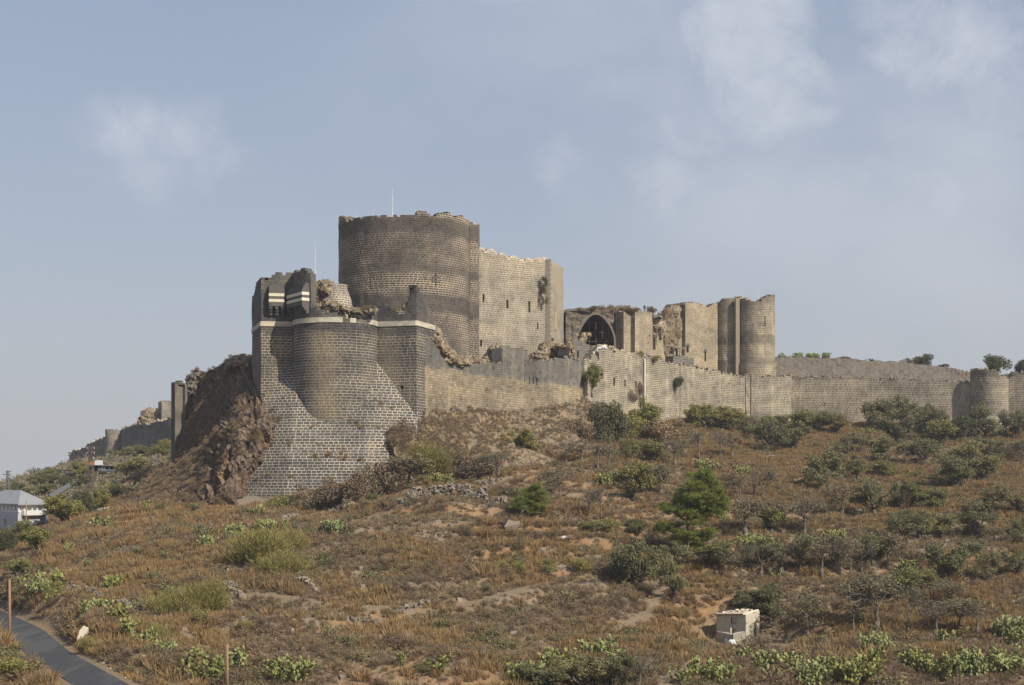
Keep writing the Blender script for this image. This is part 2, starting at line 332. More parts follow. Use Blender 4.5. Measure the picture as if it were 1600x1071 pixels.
col = t.mix(pt.outputs['Fac'], col, t.mix(fine, (.19, .142, .092), (.27, .205, .132)))
pt2 = t.n('ShaderNodeAttribute', attribute_name='orange')
col = t.mix(pt2.outputs['Fac'], col, t.mix(fine, (.27, .16, .08), (.38, .235, .12)))
col = t.mix(1.0, col, t.ramp(fine, [(.25, .72), (.75, 1.25)]), 'MULTIPLY')
M['earth'] = finish(m, t, col, .97, t.math('ADD', fine, t.math('MULTIPLY', mid, .5)), 1.0, .22, .05)
M['gravel'] = rubble_mat('grey_earth_bank', (.14, .12, .098), (.22, .19, .15), (.17, .135, .10), 2.0)
m, t = mat('asphalt'); g = t.n('ShaderNodeNewGeometry').outputs['Position']; n = t.noise(g, 12, 5, .7); n2 = t.noise(t.mapping(g, (1, .2, 1)), .5, 4)
M['asphalt'] = finish(m, t, t.mix(t.math('MULTIPLY', t.sstep(n2, .45, .6), .7), t.mix(n, (.036, .036, .038), (.06, .06, .062)), (.085, .082, .078)), .85, n, .3, .02)
M['verge'] = plain('dusty_verge', (.34, .25, .16), .95, .3, 2.0)

# foliage
M['olive'] = foliage('olive_leaves', (.135, .138, .062), (.265, .25, .125), (.21, .18, .09))
M['oliveg'] = foliage('olive_green_leaves', (.13, .138, .045), (.265, .255, .10), (.22, .19, .08))
M['pine'] = foliage('pine_needles', (.105, .14, .03), (.30, .32, .075), None)
M['darkleaf'] = foliage('dark_green_leaves', (.075, .085, .036), (.165, .165, .078), (.13, .11, .06))
M['greenleaf'] = foliage('yellow_green_leaves', (.18, .185, .055), (.32, .30, .10), (.26, .20, .08))
M['twig'] = foliage('grey_twigs', (.17, .14, .115), (.30, .255, .21), (.2, .17, .13), 0.0)
M['twigleaf'] = foliage('sparse_dry_leaves', (.155, .140, .085), (.25, .215, .135), (.22, .16, .09))
M['broom'] = foliage('broom_stems', (.18, .165, .05), (.35, .30, .10), (.24, .21, .08))
M['cactus'] = foliage('prickly_pear_pads', (.11, .135, .045), (.35, .33, .105), (.19, .215, .10), 0.0, .55)
M['bark'] = plain('rough_bark', (.13, .105, .085), .95, .3, 4)
M['brush'] = foliage('grey_brush_twigs', (.13, .095, .062), (.255, .19, .125), (.27, .185, .10), .1)
M['brush2'] = foliage('brown_brush_twigs', (.16, .105, .065), (.29, .20, .125), (.2, .15, .11), .1)
M['grass'] = foliage('dry_grass_blades', (.245, .165, .075), (.41, .285, .14), (.27, .165, .075), .25)
M['scrub'] = foliage('low_scrub_leaves', (.12, .12, .055), (.235, .215, .11), (.20, .16, .085), .1)
M['farbrush'] = foliage('far_slope_scrub', (.13, .125, .08), (.24, .21, .14), (.26, .19, .12), .1)
M['tan_grass'] = foliage('pale_dry_grass_blades', (.28, .215, .12), (.42, .34, .21), (.27, .21, .12), .3)
M['weed'] = foliage('green_weed_leaves', (.12, .13, .055), (.22, .22, .10), (.18, .15, .09), .2)
M['stone'] = foliage('field_stones', (.15, .125, .10), (.36, .305, .24), (.26, .21, .155), 0.0, .95)
# ------------------------------------------------------------------ the ground
COLS = {
 -500: [(1071,120),(960,150),(900,190),(850,300),(810,420),(790,600)],
 -200: [(1071,122),(1005,142),(940,172),(890,200),(850,260),(810,340),(790,430),(775,600)],
 0: [(1071,124),(1010,140),(972,165),(925,185),(872,205),(845,240),(815,290),(785,360),(775,430)],
 60: [(1071,124),(1015,138),(985,152),(930,175),(870,195),(835,225),(815,262),(790,320),(762,390),(752,440)],
 120: [(1071,122),(1010,138),(955,156),(900,176),(850,200),(812,232),(790,275),(758,345),(738,400),(728,440),(722,540)],
 200: [(1065,122),(1010,136),(960,150),(900,172),(840,200),(798,232),(775,262),(745,335),(732,400),(722,500),(718,560)],
 250: [(1040,128),(900,171),(840,196),(795,230),(770,262),(735,330),(715,400),(705,480)],
 300: [(1060,122),(1000,138),(900,168),(845,193),(800,226),(785,241),(755,285),(700,330),(690,400)],
 350: [(1000,139),(950,153),(900,168),(840,194),(800,224),(790,236)],
 400: [(1071,122),(1040,130),(1000,140),(950,153),(900,168),(850,188),(812,212),(796,230)],
 500: [(1071,125),(1040,131),(1000,141),(950,153),(900,168),(850,187),(812,208),(790,230)],
 600: [(1071,126),(1050,129),(1000,142),(950,155),(900,170),(850,187),(805,207),(775,226),(745,240)],
 700: [(1071,127),(1050,129),(1000,143),(950,157),(900,171),(850,187),(790,206),(762,222),(742,240)],
 800: [(1071,128),(1000,145),(950,159),(900,173),(850,188),(800,205),(765,224),(738,246)],
 900: [(1071,130),(1000,148),(950,163),(900,177),(850,190),(800,205),(765,222),(735,247),(700,268)],
 1000: [(1071,131),(1030,137),(1000,150),(950,165),(900,180),(850,194),(800,212),(760,235),(720,265),(685,298),(655,330)],
 1100: [(1071,131),(1030,140),(1006,160),(950,168),(900,183),(850,198),(800,218),(750,252),(715,285),(680,325),(655,350)],
 1200: [(1071,130),(1035,140),(1008,160),(950,170),(900,186),(850,203),(800,228),(750,265),(715,300),(680,345),(658,372)],
 1300: [(1071,129),(1020,145),(960,168),(900,187),(850,206),(800,232),(750,270),(715,308),(680,352),(658,383)],
 1400: [(1071,129),(1020,146),(960,169),(900,188),(850,208),(800,235),(750,273),(715,312),(685,355),(660,385)],
 1500: [(1071,129),(1020,147),(960,170),(900,190),(850,210),(800,238),(750,275),(715,315),(690,350),(662,383)],
 1600: [(1071,129),(1020,148),(960,172),(900,192),(850,212),(800,240),(750,278),(715,318),(690,350),(664,380)],
 1800: [(1071,129),(960,172),(900,194),(850,214),(800,242),(750,280),(715,320),(668,380)],
 2200: [(1071,129),(960,172),(850,216),(750,282),(668,380)],
}
cp = [W(px, py, D) for px, L in COLS.items() for (py, D) in L]
cp += [(0, 0, -2.2), (-30, 0, -4), (30, 0, -4), (0, -40, 0), (0, 45, -17), (-40, 50, -20), (40, 50, -20), (-25, 90, -21), (30, 90, -21), (0, 90, -22), (90, 90, -24), (-90, 90, -20), (-60, 100, -18.6), (150, 60, -25), (-150, 60, -25),
       (-48, 262, 8), (-44, 275, 15), (-30, 275, 15), (-15, 275, 16), (-15, 300, 17), (10, 300, 17), (30, 340, 17), (60, 380, 17), (-25, 330, 16), (-40, 300, 14), (-20, 400, 15), (30, 450, 22), (90, 450, 26), (150, 450, 26), (180, 420, 22), (260, 450, 24),
       (-60, 330, 6), (-70, 400, 6), (-60, 480, 8), (-120, 560, 5), (-140, 660, -6), (-20, 700, 5), (100, 700, 10), (250, 650, 10), (-250, 500, -30), (-250, 300, -26), (-250, 100, -30)]
cp += [tuple(np.array(W(*q))-np.array((0, 0, 2.0))) for q in [(655, 655, 251), (740, 664, 263), (850, 665, 280), (660, 688, 246), (740, 692, 256), (850, 692, 269), (900, 700, 270), (660, 716, 242), (700, 716, 246), (760, 716, 252), (850, 715, 261), (700, 634, 263), (790, 644, 280), (850, 640, 291), (900, 650, 296)]]
cp = np.array(cp); cz = cp[:, 2]; S0 = 100.0
_x = cp[:, 0]/S0; _y = cp[:, 1]/S0
def _k(dx, dy): return np.sqrt(dx*dx+dy*dy+.0004)
A = _k(_x[:, None]-_x[None], _y[:, None]-_y[None]); nC = len(cp)
A = A-np.eye(nC)*.006
PM = np.stack([np.ones(nC), _x, _y], 1)
LH = np.block([[A, PM], [PM.T, np.zeros((3, 3))]]); sol = np.linalg.solve(LH, np.concatenate([cz, np.zeros(3)]))
# the road in plan: points (x, y, z)
ROAD = np.array([(-112, 250, -12.4), (-98, 226, -14.3), (-82, 203, -15.8), (-67.5, 180, -16.9), (-55.5, 160, -17.1), (-46.3, 140, -17.2), (-34.3, 118, -17.3), (-22, 96, -18.0), (-8, 75, -19.0), (10, 55, -20), (40, 40, -22)])
HUTC = (27.4, 167.0)
def seg_dist(x, y, P):
    best = np.full(np.shape(x), 9e9); zz = np.zeros(np.shape(x))
    for a, b in zip(P[:-1], P[1:]):
        d = b[:2]-a[:2]; t_ = np.clip(((x-a[0])*d[0]+(y-a[1])*d[1])/(d@d), 0, 1)
        q = np.hypot(x-a[0]-t_*d[0], y-a[1]-t_*d[1]); m = q < best
        best = np.where(m, q, best); zz = np.where(m, a[2]+t_*(b[2]-a[2]), zz)
    return best, zz
def PP(pts): return np.array([W(*p) for p in pts])
# benches trodden along the slope (px, py, D)
PATHS = [PP([(340, 925, 160), (420, 926, 160), (520, 938, 157), (600, 946, 155), (700, 950, 155), (800, 925, 163), (860, 905, 173), (930, 905, 174)]),
         PP([(400, 1012, 137), (520, 1015, 137), (640, 1022, 136), (760, 1022, 137), (860, 1010, 143)]),
         PP([(700, 765, 222), (760, 758, 226), (830, 742, 244), (920, 736, 248), (1010, 728, 258)]),
         PP([(1190, 1016, 159), (1120, 1022, 150), (1060, 1050, 134), (1020, 1071, 128)]),
         PP([(880, 822, 202), (960, 800, 213), (1060, 812, 211), (1180, 838, 206), (1300, 838, 208)]),
         PP([(1030, 868, 190), (1035, 900, 182), (1020, 950, 168), (960, 990, 156)])]
def smooth(a, b, v):
    t_ = np.clip((v-a)/(b-a), 0, 1); return t_*t_*(3-2*t_)
def height(x, y):
    x = np.asarray(x, float); y = np.asarray(y, float); sh = x.shape; xf = x.ravel(); yf = y.ravel(); z = np.zeros(xf.size)
    for i in range(0, xf.size, 20000):
        a = xf[i:i+20000]/S0; b = yf[i:i+20000]/S0
        z[i:i+20000] = _k(a[:, None]-_x[None], b[:, None]-_y[None])@sol[:nC]+sol[nC]+sol[nC+1]*a+sol[nC+2]*b
    z = z.reshape(sh)
    near = smooth(70, 120, y)*(1-smooth(500, 620, y))
    # old terraces: steps that follow the contour, stronger in some places than others
    wv = fbm(x/38, y/38, 0, 3, 5)*1.5
    st = 2.1; q = (z+wv)/st; fq = q-np.floor(q); stp = (np.floor(q)+smooth(.62, 1.0, fq)*1.0+.0)*st-wv
    amt = (.36+.5*smooth(-.1, .5, fbm(x/30, y/30, 0, 2, 9)))*near*smooth(245, 225, y+0*x)*1.0
    amt = np.where(x > 5, amt*1.25, amt); amt = np.clip(np.where(y > 240, .3*near, amt), 0, .85)
    z = z*(1-amt)+stp*amt
    z = z+(fbm(x/9, y/9, 0, 4, 1)*.55+fbm(x/2.2, y/2.2, 0, 3, 3)*.16)*near
    for P in PATHS:
        d, pz = seg_dist(x, y, P); f = 1-smooth(.6, 2.6, d); z = z*(1-f*.7)+(pz)*f*.7
    # flat yard round the hut
    d = np.hypot(x-HUTC[0], y-HUTC[1]+2); f = 1-smooth(5, 9, d); z = z*(1-f)+(-19.05)*f
    # road cutting
    d, pz = seg_dist(x, y, ROAD); f = 1-smooth(2.7, 5.0, d); z = z*(1-f)+(pz-.06)*f
    rx = np.interp(y, ROAD[::-1, 1], ROAD[::-1, 0]); z = z+2.1*np.exp(-((d-5.4)/1.7)**2)*(x < rx)*smooth(155, 142, y)*smooth(112, 122, y)*(.8+.4*vnoise(x/3, y/3, 0, 6))
    # low land and sea plain far away
    r = np.hypot(x, y-200); f = smooth(620, 1500, r); z = z*(1-f)+(-130)*f
    return z
def axis(lo, hi, a, b, fine, grow=1.16):
    v = list(np.arange(a, b+.01, fine)); s = fine
    while v[-1] < hi: s *= grow; v.append(v[-1]+s)
    s = fine
    while v[0] > lo: s *= grow; v.insert(0, v[0]-s)
    return np.array(v)
ax = axis(-9000, 9000, -92, 128, .55); ay = axis(-2500, 14000, 108, 300, .52)
ay = ay[(ay < 14000)]
GX, GY = np.meshgrid(ax, ay); GZ = height(GX, GY)
def ground(x, y):
    x = np.asarray(x, float); y = np.asarray(y, float)
    i = np.clip(np.searchsorted(ax, x)-1, 0, len(ax)-2); j = np.clip(np.searchsorted(ay, y)-1, 0, len(ay)-2)
    fx = (x-ax[i])/(ax[i+1]-ax[i]); fy = (y-ay[j])/(ay[j+1]-ay[j])
    return (GZ[j, i]*(1-fx)+GZ[j, i+1]*fx)*(1-fy)+(GZ[j+1, i]*(1-fx)+GZ[j+1, i+1]*fx)*fy
_ys = np.concatenate([np.arange(112, 300, .25), np.arange(300, 640, 1.0)])
def at(px, py, lo=112.0):
    """where the photograph's line of sight (px, py) meets the ground"""
    ys = _ys[_ys >= lo]; xs = (px-800)/F*ys; zr = (HZ-py)/F*ys; g = ground(xs, ys)
    k = np.nonzero(g >= zr)[0]; k = k[0] if len(k) else int(np.argmin(zr-g))
    return float(xs[k]), float(ys[k]), float(g[k])
ny, nx = GX.shape
idx = np.arange(ny*nx).reshape(ny, nx)
FQ = np.stack([idx[:-1, :-1], idx[:-1, 1:], idx[1:, 1:], idx[1:, :-1]], -1).reshape(-1, 4)
V = np.stack([GX, GY, GZ], -1).reshape(-1, 3)
gr = struct('ground', V, FQ, M['earth'], smooth=True)
# bare soil along trodden paths and orange earth in the cut bank at the foot
bare = np.zeros(nx*ny)
for P in PATHS:
    d, _ = seg_dist(V[:, 0], V[:, 1], P); bare = np.maximum(bare, 1-smooth(.0, 1.3, d+fbm(V[:, 0]/2, V[:, 1]/2, 0, 2, 8)*.8))
d, _ = seg_dist(V[:, 0], V[:, 1], ROAD); bare = np.maximum(bare, 1-smooth(3.0, 5.2, d))
bare = np.maximum(bare, (1-smooth(5, 9, np.hypot(V[:, 0]-HUTC[0], V[:, 1]-HUTC[1]+2)))*.9)
def blob(px, py, D, r):
    c = W(px, py, D); return 1-smooth(.3, 1.0, np.hypot(V[:, 0]-c[0], (V[:, 1]-c[1])*.8)/r+fbm(V[:, 0]/3, V[:, 1]/3, 0, 3, 4)*.5)
org = np.zeros(nx*ny)
for b_ in [(560, 1062, 127, 5), (640, 1055, 128, 6), (740, 1060, 128, 6), (480, 1075, 123, 4), (1010, 1005, 147, 5), (1060, 1000, 148, 3), (850, 985, 148, 3), (690, 955, 155, 3.5), (910, 760, 226, 12), (1010, 800, 213, 9), (850, 745, 242, 10),
           (990, 770, 230, 12), (70, 965, 158, 4), (1290, 905, 187, 12), (1150, 920, 180, 4), (330, 1055, 124, 4), (120, 990, 142, 4), (1180, 1060, 131, 4)]:
    org = np.maximum(org, blob(*b_))
for nm, ar in (('bare', np.clip(bare, 0, 1)), ('orange', np.clip(org, 0, 1)*.5)):
    a = gr.data.attributes.new(nm, 'FLOAT', 'POINT'); a.data.foreach_set('value', ar.astype(np.float32))
# road sheet
def ribbon(P, w, lift, step=1.5):
    pts = []
    for a, b in zip(P[:-1], P[1:]):
        n = max(2, int(np.linalg.norm(b-a)/step)); pts += [a+(b-a)*i/n for i in range(n)]
    pts.append(P[-1]); pts = np.array(pts)
    for _ in range(12): pts[1:-1] = (pts[:-2]+2*pts[1:-1]+pts[2:])/4
    d = np.gradient(pts, axis=0); d /= np.linalg.norm(d[:, :2], axis=1)[:, None]; nrm = np.stack([-d[:, 1], d[:, 0], 0*d[:, 0]], 1)
    V = np.concatenate([pts+nrm*w*k for k in (1, .5, 0, -.5, -1)]); V[:, 2] += lift; n = len(pts)
    FA = np.array([(k*n+i, (k+1)*n+i, (k+1)*n+i+1, k*n+i+1) for k in range(4) for i in range(n-1)]); return V, FA
V, FA = ribbon(ROAD, 2.1, .03); struct('road', V, FA, M['asphalt'])

# ------------------------------------------------------------------ walls of coursed stone
def resample(P, step):
    P = np.array(P, float); d = np.hypot(*np.diff(P, axis=0).T); s = np.concatenate([[0], np.cumsum(d)]); return P, s
class Path:
    """plan line of a wall face, given as photograph column and distance, left to right"""
    def __init__(s, pts, plan=False, front=None):
        s.P = np.array(pts if plan else [((px-800)/F*D, D) for px, D in pts], float)
        s.s = np.concatenate([[0], np.cumsum(np.hypot(*np.diff(s.P, axis=0).T))]); s.L = s.s[-1]
        s.cy = None
        n = 2000; q = np.linspace(0, s.L, n); xy = s.xy(q); px = 800+F*xy[:, 0]/xy[:, 1]
        ok = np.ones(n, bool)
        if front is not None: ok = (q >= front[0]*s.L) & (q <= front[1]*s.L)
        s.q = q[ok]; s.px_ = px[ok]; o = np.argsort(s.px_); s.q = s.q[o]; s.px_ = s.px_[o]
    def xy(s, q): return np.stack([np.interp(q, s.s, s.P[:, 0]), np.interp(q, s.s, s.P[:, 1])], -1)
    def S(s, px): return float(np.interp(px, s.px_, s.q))
    def z(s, px, py): y = s.xy(np.array([s.S(px)]))[0, 1]; return (HZ-py)/F*y
    def pt(s, px, py, off=0.0):
        q = s.S(px); a = s.xy(np.array([q-.1, q, q+.1])); d = a[2]-a[0]; d /= np.linalg.norm(d)+1e-9
        return np.array([a[1, 0]+d[1]*off, a[1, 1]-d[0]*off, (HZ-py)/F*a[1, 1]]), np.array([d[0], d[1], 0]), np.array([d[1], -d[0], 0])
def ring(px, D, rad, a0=-200, a1=20, n=64):
    """circle in plan; angles in degrees, -90 faces the camera; returned left to right"""
    cx, cy = (px-800)/F*D, D; an = np.radians(np.linspace(a0, a1, n)); return np.stack([cx+rad*np.cos(an), cy+rad*np.sin(an)], -1), (cx, cy)
def prof(pts, path, jag=0.0, seed=1, cell=.8, quant=.46, cy=None):
    """top or bottom line given as (px, py) points -> height along the wall, with the steps of fallen courses"""
    px = np.array([p[0] for p in pts], float); py = np.array([p[1] for p in pts], float)
    def f(s):
        s = np.asarray(s, float); sc = (np.floor(s/cell)+.5)*cell if jag else s
        xy = path.xy(sc); y = xy[..., 1]
        if cy is not None: y = cy-np.abs(y-cy)
        c = 800+F*xy[..., 0]/y; z = (HZ-np.interp(c, px, py))/F*y
        if jag:
            k = np.floor(s/cell).astype(np.int64); z = z+(_h(k, k*0, k*0, seed)-.5)*2*jag; z = np.round(z/quant)*quant
        return z
    return f
def wall(name, path, zb, zt, th, mt, parent, holes=(), mask=None, ds=1.3, dz=1.3, cell=None, batter=None, label=None, hole_depth=.9, rough=.05, vmul=1.0, u0=0.0):
    """closed wall: outer face with openings cut through its grid, ragged top, back face"""
    zb = zb if callable(zb) else (lambda s, v=zb: np.full(np.shape(s), float(v)))
    zt = zt if callable(zt) else (lambda s, v=zt: np.full(np.shape(s), float(v)))
    br = set(np.round(np.linspace(0, path.L, max(2, int(path.L/ds)+1)), 4)) | set(np.round(path.s, 4))
    if cell:
        k = np.arange(1, int(path.L/cell)+1)*cell; br |= set(np.round(k-.02, 4)) | set(np.round(k+.02, 4))
    for h in holes: br |= {round(h[0], 4), round(h[1], 4)}
    br = np.array(sorted(b for b in br if 0 <= b <= path.L)); xy = path.xy(br)
    e = .05; d = path.xy(np.minimum(br+e, path.L))-path.xy(np.maximum(br-e, 0)); d /= np.linalg.norm(d, axis=1)[:, None]+1e-9; nin = np.stack([-d[:, 1], d[:, 0]], 1)
    B = zb(br); T = np.maximum(zt(br), B+.05); lo, hi = B.min(), T.max()
    lv = set(np.round(np.linspace(lo, hi, max(2, int((hi-lo)/dz)+1)), 4))
    for h in holes: lv |= {round(h[2], 4), round(h[3], 4)}
    lv = np.array(sorted(lv)); n, m_ = len(br), len(lv)
    Z = np.clip(lv[:, None], B[None], T[None]); off = -batter(Z) if batter else 0*Z
    jx = vnoise(br[None]*1.1+u0, Z*1.1, 0, 77)*rough
    X = xy[None, :, 0]+nin[None, :, 0]*(off+jx); Y = xy[None, :, 1]+nin[None, :, 1]*(off+jx)
    V = np.stack([X, Y, Z], -1).reshape(-1, 3); UV = np.stack([np.broadcast_to(br[None]+u0, Z.shape), Z*vmul], -1).reshape(-1, 2)
    I = np.arange(n*m_).reshape(m_, n); FA = []; VV = [V]; UU = [UV]; cnt = len(V)
    holes_f = []
    for j in range(m_-1):
        for i in range(n-1):
            if Z[j+1, i]-Z[j, i] < 1e-4 and Z[j+1, i+1]-Z[j, i+1] < 1e-4: continue
            sc = (br[i]+br[i+1])/2; zc = (lv[j]+lv[j+1])/2
            if any(h[0] < sc < h[1] and h[2] < zc < h[3] for h in holes): continue
            if mask is not None and mask(sc, zc): continue
            FA.append((I[j, i], I[j, i+1], I[j+1, i+1], I[j+1, i]))
    # top, back, ends
    xi = xy+nin*th; ti = T+vnoise(br*.9, 0*br, 0, 5)*.15
    V2 = np.concatenate([np.column_stack([xy[:, 0]+nin[:, 0]*(off[-1] if batter else 0), xy[:, 1]+nin[:, 1]*(off[-1] if batter else 0), T]), np.column_stack([xi, ti]), np.column_stack([xi, B])])
    U2 = np.concatenate([np.column_stack([br+u0, T*vmul]), np.column_stack([br+u0, T*vmul+th]), np.column_stack([br+u0, B*vmul])])
    for i in range(n-1):
        FA.append((cnt+i, cnt+i+1, cnt+n+i+1, cnt+n+i))
        if mask is None: FA.append((cnt+n+i, cnt+n+i+1, cnt+2*n+i+1, cnt+2*n+i))
    VV.append(V2); UU.append(U2); cnt2 = cnt; cnt += 3*n
    for e_ in (0, n-1):
        col_ = [I[j, e_] for j in range(m_)]; lst = []
        base = cnt; q = V[np.array(col_)]; VV.append(np.concatenate([q, q+np.array([nin[e_, 0]*th, nin[e_, 1]*th, 0])]))
        UU.append(np.concatenate([np.column_stack([np.full(m_, br[e_]+u0), q[:, 2]*vmul]), np.column_stack([np.full(m_, br[e_]+u0+th), q[:, 2]*vmul])]))
        for j in range(m_-1):
            if q[j+1, 2]-q[j, 2] < 1e-4: continue
            f = (base+j, base+j+1, base+m_+j+1, base+m_+j); FA.append(f if e_ == 0 else f[::-1])
        cnt += 2*m_
    # reveals of the openings
    for (s0, s1, z0, z1) in holes:
        a, b = path.xy(np.array([s0, s1])); dd = (b-a)/np.linalg.norm(b-a); ni = np.array([-dd[1], dd[0]])*hole_depth
        Q = [(a[0], a[1], z0), (b[0], b[1], z0), (b[0], b[1], z1), (a[0], a[1], z1)]; Q += [(x+ni[0], y+ni[1], z) for x, y, z in Q]
        VV.append(np.array(Q)); UU.append(np.array([(s0, z0), (s1, z0), (s1, z1), (s0, z1)]*2)); FA += [(cnt, cnt+4, cnt+5, cnt+1), (cnt+1, cnt+5, cnt+6, cnt+2), (cnt+2, cnt+6, cnt+7, cnt+3), (cnt+3, cnt+7, cnt+4, cnt)]
        cnt += 8; holes_f.append((a, b, ni, z0, z1))
    o = part(name, np.concatenate(VV), FA, mt, parent, uv=np.concatenate(UU), label=label)
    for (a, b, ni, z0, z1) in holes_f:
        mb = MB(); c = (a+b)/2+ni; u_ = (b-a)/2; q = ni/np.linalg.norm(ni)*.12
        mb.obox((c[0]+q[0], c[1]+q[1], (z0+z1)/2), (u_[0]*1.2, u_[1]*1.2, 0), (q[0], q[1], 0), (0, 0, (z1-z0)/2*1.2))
        mb.part('window_opening' if (z1-z0) < 2.2*np.linalg.norm(b-a) else 'arrow_slit', M['void'], o if False else parent)  # dark box closing the recess stands for the unlit inside
    return o
def hp(path, px0, px1, py0, py1):
    """an opening given by its box in the photograph"""
    return (path.S(px0), path.S(px1), path.z((px0+px1)/2, py1), path.z((px0+px1)/2, py0))
_cube = [(-1, -1, -1), (1, -1, -1), (1, 1, -1), (-1, 1, -1), (-1, -1, 1), (1, -1, 1), (1, 1, 1), (-1, 1, 1)]
_cf = np.array([(0, 3, 2, 1), (4, 5, 6, 7), (0, 1, 5, 4), (1, 2, 6, 5), (2, 3, 7, 6), (3, 0, 4, 7)])
def stones(C, size, seed=0, flat=.75):
    """many squared field stones at points C"""
    r = np.random.default_rng(seed); n = len(C); C = np.asarray(C, float)
    s = (size*np.exp(r.normal(0, .3, n)))[:, None, None]; base = np.array(_cube, float)[None]*s*.5*np.stack([r.uniform(.8, 1.3, n), r.uniform(.8, 1.2, n), r.uniform(.55, flat+.2, n)], -1)[:, None]
    base = base*r.uniform(.68, 1.0, (n, 8, 1))
    a = r.uniform(0, 6.283, n); b = r.normal(0, .35, n); ca, sa, cb, sb = np.cos(a), np.sin(a), np.cos(b), np.sin(b)
    x, y, z = base[..., 0], base[..., 1], base[..., 2]; y, z = y*cb[:, None]-z*sb[:, None], y*sb[:, None]+z*cb[:, None]
    x, y = x*ca[:, None]-y*sa[:, None], x*sa[:, None]+y*ca[:, None]
    V = (np.stack([x, y, z], -1)+C[:, None]).reshape(-1, 3); FA = (_cf[None]+(np.arange(n)*8)[:, None, None]).reshape(-1, 4); return V, FA
def lump(c, r, seed, n=44, amp=.35, cell=1.1, zmin=None):
    """a craggy mass: ellipsoid broken into blocks"""
    n = max(n, 44); th = np.linspace(0, 2*np.pi, n, endpoint=False); ph = np.linspace(-np.pi/2, np.pi/2, n//2+1)
    T, Pp = np.meshgrid(th, ph); D = np.stack([np.cos(T)*np.cos(Pp), np.sin(T)*np.cos(Pp), np.sin(Pp)], -1).reshape(-1, 3)
    P = D*np.array(r); cell *= .55; w, _ = worley((P[:, 0]+c[0])/cell, (P[:, 1]+c[1])/cell, (P[:, 2]+c[2])/cell, seed)
    k = 1+(w-.5)*amp*.75+fbm(P[:, 0]/1.8+seed, P[:, 1]/1.8, P[:, 2]/1.8, 4, seed)*amp*.32
    V = P*k[:, None]+np.array(c); m_ = len(ph); I = np.arange(n*m_).reshape(m_, n)
    FA = np.stack([I[:-1], np.roll(I, -1, 1)[:-1], np.roll(I, -1, 1)[1:], I[1:]], -1).reshape(-1, 4); return V, FA
def join(L):
    V = []; FA = []; n = 0
    for v, f in L: V.append(v); FA.append(np.asarray(f)+n); n += len(v)
    return np.concatenate(V), np.concatenate(FA)
def net(rows, nu=4, nv=4, amp=.8, cell=1.6, seed=0, vert=2.2, fb=.5, amul=None):
    """rock face from rows of (px, py, D) control points, smoothed and broken into blocks"""
    P = np.array([[W(*p) for p in r] for r in rows]); a, b, _ = P.shape
    def cr(P, ax_, n):
        P = np.moveaxis(P, ax_, 0); m_ = len(P); t_ = np.linspace(0, m_-1, (m_-1)*n+1); i = np.minimum(t_.astype(int), m_-2); f = (t_-i)[:, None, None]
        p0, p1, p2, p3 = P[np.maximum(i-1, 0)], P[i], P[i+1], P[np.minimum(i+2, m_-1)]
        o = .5*((2*p1)+(-p0+p2)*f+(2*p0-5*p1+4*p2-p3)*f*f+(-p0+3*p1-3*p2+p3)*f**3); return np.moveaxis(o, 0, ax_)
    P = cr(cr(P, 0, nv), 1, nu); du = np.gradient(P, axis=1); dv = np.gradient(P, axis=0); N_ = np.cross(du, dv); N_ /= np.linalg.norm(N_, axis=-1)[..., None]+1e-9
    if N_[..., 1].mean() > 0: N_ = -N_
    wx, _ = worley(P[..., 0]/cell+fbm(P[..., 0]/3, P[..., 2]/3, 0, 2, 3)*.3, P[..., 1]/cell, P[..., 2]/(cell*vert), seed)
    w2, _ = worley(P[..., 0]/(cell*.45), P[..., 1]/(cell*.45), P[..., 2]/(cell*.45*vert), seed+5)
    big = fbm(P[..., 0]/5, P[..., 1]/5, P[..., 2]/5, 3, seed+2)
    dsp = (wx-.5)*amp*1.5+(w2-.5)*amp*.6+big*fb
    P = P+N_*(dsp*(amul(P[..., 0]) if amul else 1))[..., None]; a, b, _ = P.shape; I = np.arange(a*b).reshape(a, b)
    FA = np.stack([I[:-1, :-1], I[1:, :-1], I[1:, 1:], I[:-1, 1:]], -1).reshape(-1, 4); return P.reshape(-1, 3), FA
# ------------------------------------------------------------------ the front bastion with its talus
XC, YC, RC = -31.5, 251.2, 7.45
an = np.linspace(180, 360, 40); arc = np.stack([XC+RC*np.cos(np.radians(an)), YC+RC*np.sin(np.radians(an))*.98], -1)
bp = [(-48.6, 263.0), (-44.6, 250.0)]+[tuple(q) for q in arc]+[(-16.9, 249.0), (-14.0, 257.5)]
def front_of(P, a, b): return Path(P, plan=True, front=(a, b))
bpath = Path(bp, plan=True)
bast = thing('bastion_tower', 'dark basalt bastion with round front, white band and sloping stone foot at the hill\'s spur', 'tower', (XC, 243.0, -3.0))
lowh = [hp(bpath, 625, 630, 603, 608)]
wall('lower_wall', bpath, 0.0, 27.5, 2.0, M['talus'], bast, holes=lowh, ds=1.0, dz=1.2)
top_pts = [(390, 470), (397, 462), (399, 450), (402, 440), (405, 436), (411, 436), (413, 440), (420, 439), (424, 433), (429, 427), (446, 427), (458, 427), (466, 423), (478, 421), (483, 425), (486, 437), (487, 478), (495, 484),
           (508, 486), (520, 489), (533, 492), (541, 497), (560, 499), (574, 498), (582, 490), (588, 479), (600, 476), (610, 480), (614, 486), (624, 490), (633, 488), (636, 472), (641, 461), (645, 456), (648, 447), (652, 447), (657, 455), (664, 468), (672, 480), (679, 500)]
wall('upper_wall', bpath, 27.5, prof(top_pts, bpath, .22, 3, .62, .5), 1.6, M['bast_up'], bast, ds=.8, dz=1.0, cell=.62, rough=.08)
